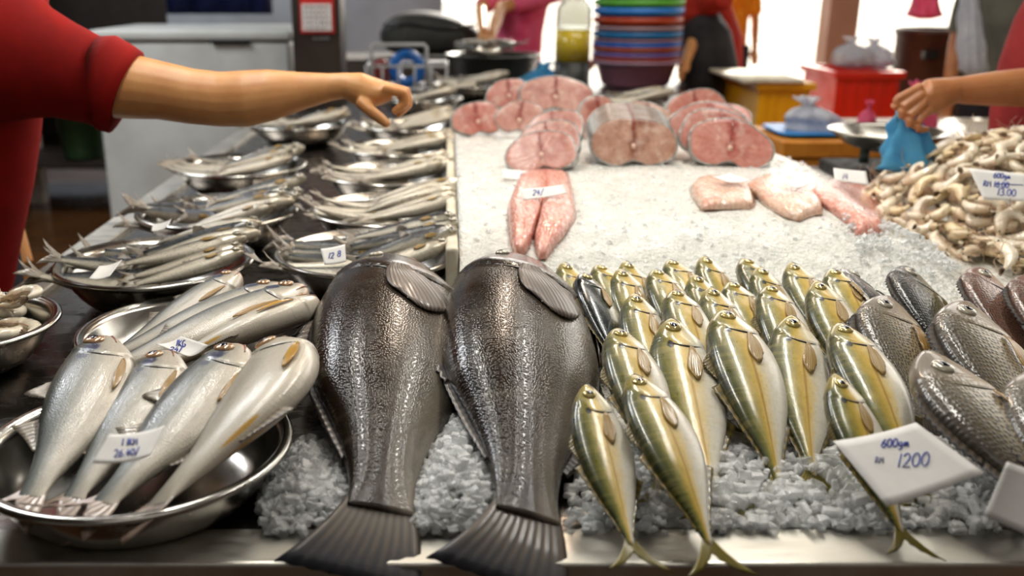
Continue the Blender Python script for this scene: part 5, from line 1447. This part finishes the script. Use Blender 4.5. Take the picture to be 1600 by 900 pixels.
# white wire rack with a blue ring
rk = empty('wire_rack', 'white wire rack standing behind the far bowls left of the dark basin', 'rack', (0, 0, 0))
wht = simple('white_coated_wire', (214, 216, 218), .4, var=.04)
DR = 5.15; base = Pd(640, 122, DR).z; base = TZ
L_, R_ = Pd(572, 104, DR).x, Pd(698, 104, DR).x; z1 = Pd(640, 104, DR).z; z2 = Pd(640, 70, DR).z
mb = MB()
for yy in (DR, DR + .3):
    mb.tube([(L_, yy, z1), (R_, yy, z1)], .008, 8); mb.tube([(L_, yy, TZ + .02), (R_, yy, TZ + .02)], .007, 8)
    for i in range(6): x = lerp(L_, R_, i/5); mb.tube([(x, yy, TZ + .002), (x, yy, z1)], .006, 8)
for x in (L_, R_): mb.tube([(x, DR, z1), (x, DR + .3, z1)], .008, 8)
for i in range(8): x = lerp(L_, R_, i/7); mb.tube([(x, DR, TZ + .02), (x, DR + .3, TZ + .02)], .005, 6)
mb.obj('basket', wht, rk)
mb = MB(); xl, xr = Pd(580, 80, DR).x, Pd(666, 80, DR).x
mb.tube([(xl, DR, TZ + .01), (xl, DR, z2 - .012), (xl + .012, DR, z2), (xr - .012, DR, z2), (xr, DR, z2 - .012), (xr, DR, TZ + .01)], .010, 8, (0, 1, 0)); mb.obj('hoop_handle', wht, rk)
cc = Pd(636, 103, DR + .15); mb = MB()
T_ = Matrix.Translation((cc.x, cc.y, TZ + .115)) @ Matrix.Rotation(PI/2 - .1, 4, 'X')
mb.lathe([(.055, -.02), (.092, -.02), (.1, 0), (.092, .02), (.055, .02), (.048, 0)], 36, T_, close=True)
tag(mb.obj('tape_roll', simple('bright_blue_plastic', (18, 110, 200), .35), merge=1e-6), 'bright blue ring standing in the white wire rack', 'ring')
mb = MB(); q = Pd(595, 108, DR + .15); mb.lathe([(0, 0), (.035, 0), (.04, .01), (.04, .12), (.03, .135), (0, .135)], 20, Matrix.Translation((q.x, q.y, TZ + .03)))
tag(mb.obj('red_jar', simple('dull_red_plastic', (132, 40, 34), .4), merge=1e-6), 'dull red jar standing in the white wire rack', 'jar')
# tall clear jar with yellow liquid
c = Vector((Pd(893, 120, 5.0).x, 5.0, TZ)); jr = (Pd(921, 90, 5.0).x - Pd(866, 90, 5.0).x)/2
zz = lambda y: Pd(893, y, 5.0).z - TZ
jar = empty('bottle', 'tall clear bottle with yellow liquid and a dark lower band left of the coloured basins', 'bottle', c)
glass = NT('clear_plastic'); glass.bs(color=lin((222, 224, 218)), rough=0.12, trans=0.85, ior=1.12); glass = glass.m
mb = MB(); mb.lathe([(jr*.97, zz(45)), (jr, zz(40)), (jr*.96, zz(12)), (jr*.7, zz(2)), (jr*.45, zz(-12)), (jr*.42, zz(-12)), (jr*.66, zz(2)), (jr*.92, zz(12)), (jr*.96, zz(40)), (jr*.93, zz(45))], 36, close=True); mb.obj('clear_wall', glass, jar, merge=1e-6)
mb = MB(); mb.lathe([(0, zz(95)), (jr*.98, zz(95)), (jr*.98, zz(46)), (0, zz(46))], 32); mb.obj('yellow_liquid', simple('yellow_oil', (206, 178, 40), .15, var=.1, vs=8, c2=(188, 164, 60)), jar, merge=1e-6)
mb = MB(); mb.lathe([(0, .001), (jr*.98, .001), (jr*1.02, .01), (jr*1.02, zz(96)), (0, zz(95))], 32); mb.obj('dark_band', simple('dark_olive_base', (40, 42, 38), .4), jar, merge=1e-6)
mb = MB(); mb.lathe([(jr*.5, zz(-12)), (jr*.52, zz(-22)), (0, zz(-23))], 24); mb.obj('cap', M['black'], jar, merge=1e-6)
bag('plastic_bag', Pd(852, 98, 5.25), Vector((Pd(838, 122, 5.25).x, 5.25, TZ + .004)), .05, .10, 'bag_blue', 'crumpled bright blue plastic bag between the dark basin and the tall bottle', 51, False)
# stack of nested coloured basins
DS = 5.3; sx = Pd(1008, 90, DS).x
STK = [((205, 138, 160), 138, 98), ((176, 140, 164), 104, 98.5), ((170, 62, 44), 98, 92), ((124, 104, 178), 92, 85), ((172, 72, 40), 84, 76), ((40, 104, 200), 77, 69), ((170, 128, 148), 68, 63), ((26, 118, 178), 62, 52), ((176, 142, 150), 50, 43), ((188, 66, 30), 41, 28), ((52, 138, 226), 26, 13), ((104, 190, 66), 12, 0), ((66, 170, 70), 0, -12), ((40, 120, 210), -12, -24)]
names = ['purple', 'mauve', 'brick red', 'lilac', 'rust', 'blue', 'dusty pink', 'teal blue', 'grey pink', 'orange red', 'bright blue', 'lime green', 'green', 'upper blue']
for i, (col, yb, yt) in enumerate(STK):
    z0, z1 = Pd(1008, yb, DS).z, Pd(1008, yt, DS).z
    R0 = .247 - (.0 if i else 0)
    mb = MB()
    depth = (z1 - TZ - .003) if i == 0 else .11
    zb = z1 - depth
    k = 1 if i else 1
    mb.lathe([(0, zb), (.175, zb), (.19, zb + .01), (R0 - .022, z1 - (z1-z0)*.9 if i else z1 - .02), (R0, z1 - (z1-z0)*.8 if i else z1 - .014), (R0 + .002, z1), (R0 - .018, z1), (R0 - .026, z1 - .006), (.183, zb + .014), (0, zb + .006)], 44)
    o = mb.obj('basin', simple('basin_' + names[i].replace(' ', '_'), col, .35, var=.06, vs=4), merge=1e-6); o.location = (sx, DS + .25, 0)
    tag(o, f'{names[i]} plastic basin in the tall nested stack, {"lowest" if i == 0 else ORD[i-1] + " above the lowest" if i - 1 < 8 else ["ninth", "tenth", "eleventh", "twelfth", "thirteenth"][i-9] + " above the lowest"}', 'basin', 'stack of coloured basins')
# black duffel bag and the dark post with a notice
mb = MB(); a, b = Pd(592, 92, 6.3), Pd(752, 20, 6.3)
rows = []
for i in range(17):
    f = i/16; x = lerp(a.x, b.x, f); k = math.sqrt(max(.05, 1 - abs(2*f - 1)**5)); h = (b.z - a.z)*(.86 + .14*math.sin(f*4)); z0 = a.z + .01
    rows.append([Vector((x, 6.5 + .2*k*math.copysign(abs(math.cos(t))**.7, math.cos(t)), z0 + h/2 + h/2*k*math.copysign(abs(math.sin(t))**.7, math.sin(t)))) for t in [2*PI*j/24 for j in range(24)]])
mb.grid(rows, None, closed=True); mb.f.append(tuple(range(24))); mb.mi.append(0); mb.f.append(tuple(16*24 + j for j in range(24))); mb.mi.append(0)
dfl = mb.obj('duffel_bag', simple('black_canvas', (46, 46, 42), .6, var=.2, vs=7, bs=.5, bscale=30), merge=1e-6); tag(dfl, 'dark grey-black soft bag behind the white wire rack', 'bag')
mb = MB(); mb.tube([(lerp(a.x, b.x, f), 6.29, lerp(a.z, b.z, .72) + .02*math.sin(f*7)) for f in (.05, .3, .6, .95)], .008, 6); mb.obj('zip', M['black'], dfl)
mb = MB(); mb.box((a.x - .3, 6.25, .02), (b.x + .02, 6.9, a.z)); sh_ = mb.obj('dark_cupboard', simple('dark_brown_board', (44, 34, 26), .6, var=.2, vs=4), None, False); bevel(sh_, .01); tag(sh_, 'low dark brown cupboard under the soft black bag', 'cupboard')
mb = MB(); mb.box((a.x - .28, 6.24, a.z - .30), (lerp(a.x, b.x, .45), 6.249, a.z - .03)); mb.box((lerp(a.x, b.x, .5), 6.24, a.z - .30), (b.x, 6.249, a.z - .03)); mb.obj('door', simple('cupboard_door', (52, 40, 30), .5), sh_, False)
a, b = Pd(457, 60, 4.7), Pd(541, 60, 4.7)
mb = MB(); mb.box((a.x, 4.7, 0), (min(b.x, -.51), 4.95, 3.35)); pl = mb.obj('pillar', simple('dark_brown_post', (50, 38, 28), .5, var=.2, vs=3), None, False); bevel(pl, .008); tag(pl, None, None, None, 'structure')
nt = empty('notice_sign', 'red and white printed notice hung on the dark brown post', 'notice', (0, 0, 0))
a, b = Pd(470, 52, 4.694), Pd(521, -10, 4.694)
mb = MB(); mb.box((a.x, 4.688, a.z), (b.x, 4.696, b.z)); mb.obj('red_board', simple('red_card', (206, 40, 34), .5), nt, False)
a, b = Pd(473, 48, 4.687), Pd(517, 6, 4.687)
mb = MB(); mb.box((a.x, 4.683, a.z), (b.x, 4.687, b.z)); mb.obj('white_sheet', M['paper'], nt, False)
mb = MB()
for r in range(5):
    z = lerp(b.z, a.z, (r + .6)/5.2); x = a.x + .012
    while x < b.x - .02:
        w = RND.uniform(.008, .022); mb.box((x, 4.6815, z - .005), (min(x + w, b.x - .01), 4.6828, z + .004)); x += w + .007
mb.obj('printed_lines', simple('grey_print', (150, 120, 124), .6), nt, False)
a, b = Pd(489, 62, 4.694), Pd(514, 57, 4.694)
mb = MB(); x = a.x
for k in range(7): mb.box((x, 4.693, a.z), (x + .008, 4.6985, b.z - RND.uniform(0, .006))); x += .0115
o = mb.obj('lettering', simple('grey_print_small', (120, 118, 116), .6), nt, False)

# ------------------------------------------------------------------ left background
fz = empty('chest_freezer', 'large off-white chest freezer behind the left row of bowls', 'freezer', (0, 0, 0))
DF = 4.9
a, b = Pd(143, 66, DF), Pd(452, 66, DF)
mb = MB(); mb.box((a.x, DF, .08), (b.x, DF + .75, a.z)); bevel(mb.obj('freezer_body', M['white_metal'], fz, False), .018, 3)
lz = Pd(300, 47, DF).z
mb = MB(); mb.box((a.x - .012, DF - .015, a.z + .008), (b.x + .012, DF + .76, lz)); bevel(mb.obj('lid', M['white_metal'], fz, False), .016, 3)
mb = MB(); mb.box((a.x + .01, DF + .01, a.z - .002), (b.x - .01, DF + .74, a.z + .009)); mb.obj('lid_seal', simple('grey_seal', (120, 120, 116), .6), fz, False)
p, q = Pd(332, 69, DF), Pd(391, 61, DF)
mb = MB(); mb.box((p.x, DF - .02, p.z), (q.x, DF + .005, q.z)); bevel(mb.obj('handle', M['black'], fz, False), .006)
for x in (a.x + .12, b.x - .12):
    for y in (DF + .08, DF + .66):
        mb = MB(); mb.tube([(x - .02, y, .04), (x + .02, y, .04)], .04, 16); mb.obj('caster', M['rubber'], fz)
# things in the far left gloom
p = Pd(56, 300, 6.2)
mb = MB(); mb.box((p.x - .045, 6.2, 0), (p.x + .045, 6.29, 3.35)); o = mb.obj('trim_1', simple('white_painted_post', (206, 196, 186), .5), None, False); tag(o, None, None, None, 'structure')
c = Pd(134, 255, 5.9)
mb = MB(); mb.lathe([(0, 0), (.11, 0), (.12, .01), (.15, .3), (.16, .3), (.16, .32), (.145, .32), (.115, .02), (0, .02)], 28, Matrix.Translation((c.x, 5.9, .36)))
tag(mb.obj('green_bucket', simple('dull_green_plastic', (58, 92, 56), .5), merge=1e-6), 'dull green bucket in the shade left of the chest freezer', 'bucket')
a, b = Pd(-260, 300, 6.5), Pd(190, 120, 6.5)
b.x = -1.95
sh_ = empty('shade_shelf', 'made-up dark shelf standing in for under-table shade left of the chest freezer', 'shelf', (0, 0, 0))  # dark shelf added to stand in for the shade under a table
dkw = simple('shade_shelf_brown', (42, 32, 26), .6, var=.2, vs=4)
for z in (.32, .95): mb = MB(); mb.box((a.x, 5.75, z), (b.x, 6.9, z + .035)); mb.obj('shelf_board', dkw, sh_, False)
for x in (a.x, b.x - .05):
    for y in (5.76, 6.84): mb = MB(); mb.box((x, y, 0), (x + .05, y + .05, 1.0)); mb.obj('upright', dkw, sh_, False)
mb = MB(); mb.box((a.x, 6.9, .1), (b.x, 6.92, 1.5)); mb.obj('back_board', dkw, sh_, False)
a, b = Pd(238, 22, 7.6), Pd(318, -40, 7.6)
mb = MB()
rows = [[Vector((lerp(a.x, b.x + .5, i/20), 7.6 + .03*math.sin(i*1.3), z)) for z in (a.z, a.z + .3, b.z + .3)] for i in range(21)]
mb.sheet(rows, .006); tag(mb.obj('hanging_tarpaulin', simple('navy_tarpaulin', (24, 40, 92), .5)), 'navy blue sheet hanging behind the chest freezer', 'sheet')

# ------------------------------------------------------------------ the hall
t = NT('wet_brown_floor'); co = t.coord()
n1 = t.noise(co, 1.6, 5.0, 0.65); n2 = t.noise(co, 14.0, 4.0, 0.6)
t.bs(color=t.mix(t.mapr(n1, 0.35, 0.7), lin((96, 62, 34)), lin((60, 40, 24))), rough=t.mapr(n1, 0.4, 0.62, 0.10, 0.34), coat=0.3, normal=t.bump(n2, 0.15, 0.01))
M['floor'] = t.m
def struct(name, boxes, mat):
    mb = MB()
    for lo, hi in boxes: mb.box(lo, hi)
    o = mb.obj(name, mat, None, False); o['kind'] = 'structure'; return o
struct('floor', [((-6.5, -4, -.05), (9, 9.3, -.0005))], M['floor'])
struct('ground', [((-30, 9.31, -.06), (60, 90, -.01))], simple('sunlit_concrete', (222, 214, 200), .8, var=.06, vs=.5))
wallm = simple('grey_plaster', (150, 146, 140), .8, var=.1, vs=2)
struct('wall_left', [((-6.5, -4, 0), (-6.4, 16, 3.4))], simple('dark_plaster', (92, 80, 66), .8, var=.15, vs=2))
struct('wall_back', [((-6.4, 9.2, 0), (-.05, 9.3, 3.4))], simple('pale_blue_plaster', (178, 184, 190), .8, var=.1, vs=2))
struct('ceiling', [((-6.5, -4, 3.4), (3.6, 9.3, 3.5))], simple('ceiling_board', (140, 136, 128), .8, var=.1, vs=2))
a, b = Pd(1292, 60, 7.4), Pd(1338, 60, 7.4)
struct('pillar', [((a.x, 7.4, 0), (b.x, 7.6, 3.4))], simple('pinkish_plaster', (222, 176, 150), .7, var=.1, vs=2))
# ------------------------------------------------------------------ light
w = bpy.data.worlds.new('daylight'); bpy.context.scene.world = w; w.use_nodes = True
nt_ = w.node_tree; bgn = nt_.nodes['Background']
tc = nt_.nodes.new('ShaderNodeTexCoord'); sx_ = nt_.nodes.new('ShaderNodeSeparateXYZ'); nt_.links.new(tc.outputs['Generated'], sx_.inputs[0])
mr = nt_.nodes.new('ShaderNodeMapRange'); mr.interpolation_type = 'SMOOTHSTEP'
mr.inputs['From Min'].default_value = .1; mr.inputs['From Max'].default_value = .9; mr.inputs['To Min'].default_value = .10; mr.inputs['To Max'].default_value = 4.0
nt_.links.new(sx_.outputs[1], mr.inputs['Value']); nt_.links.new(mr.outputs[0], bgn.inputs['Strength'])
bgn.inputs['Color'].default_value = (1.0, .95, .87, 1)
def area(name, loc, rot, sx, sy, power, col):
    l = bpy.data.lights.new(name, 'AREA'); l.shape = 'RECTANGLE'; l.size, l.size_y = sx, sy; l.energy = power; l.color = col
    o = bpy.data.objects.new(name, l); C.objects.link(o); o.location = loc; o.rotation_euler = rot
    return o
area('tube_lamp', (-.45, 1.75, 2.35), (0, 0, 0), .05, 1.4, 17, (1.0, .97, .90))
area('tube_lamp', (.75, 1.85, 2.35), (0, 0, 0), .05, 1.4, 17, (1.0, .97, .90))
area('warm_lamp', (.35, 3.0, 2.5), (math.radians(-20), 0, 0), .1, .9, 13, (1.0, .80, .62))
area('fill_light', (.3, -.6, 3.2), (math.radians(30), 0, 0), 2.2, 1.2, 9, (1.0, .95, .88))  # unseen fill light above the camera, not a lamp of the hall
area('fill_light', (-2.4, 3.6, 3.2), (0, 0, 0), 1.2, 1.2, 85, (.95, .97, 1.0))  # unseen fill that brightens the freezer and the left rim
area('fill_light', (1.3, 4.0, 3.3), (math.radians(26), 0, 0), 2.4, .8, 40, (1.0, .94, .84))  # fill added to light the fronts of the coloured basins and bags
area('fill_light', (-2.6, 7.4, 3.3), (math.radians(20), 0, 0), 1.4, 1.0, 70, (.92, .96, 1.0))  # fill added to lift the wall behind the freezer
sl = bpy.data.lights.new('sun', 'SUN'); sl.energy = 8.0; sl.angle = math.radians(2); sl.color = (1.0, .93, .82)
so_ = bpy.data.objects.new('sun', sl); C.objects.link(so_); so_.rotation_euler = Vector((-.28, -.82, -.5)).to_track_quat('-Z', 'Y').to_euler()
sc0 = bpy.context.scene
sc0.view_settings.view_transform = 'Standard'
sc0.view_settings.look = 'None'
sc0.view_settings.gamma = 1.0
sc0.view_settings.exposure = 0.0
sc0.cycles.use_denoising = True
sc0.cycles.max_bounces = 8
sc0.cycles.transmission_bounces = 6
sc0.cycles.transparent_max_bounces = 14
sc0.cycles.caustics_reflective = False
sc0.cycles.caustics_refractive = False
sc0.cycles.sample_clamp_indirect = 4.0
sc0.view_settings.use_curve_mapping = False
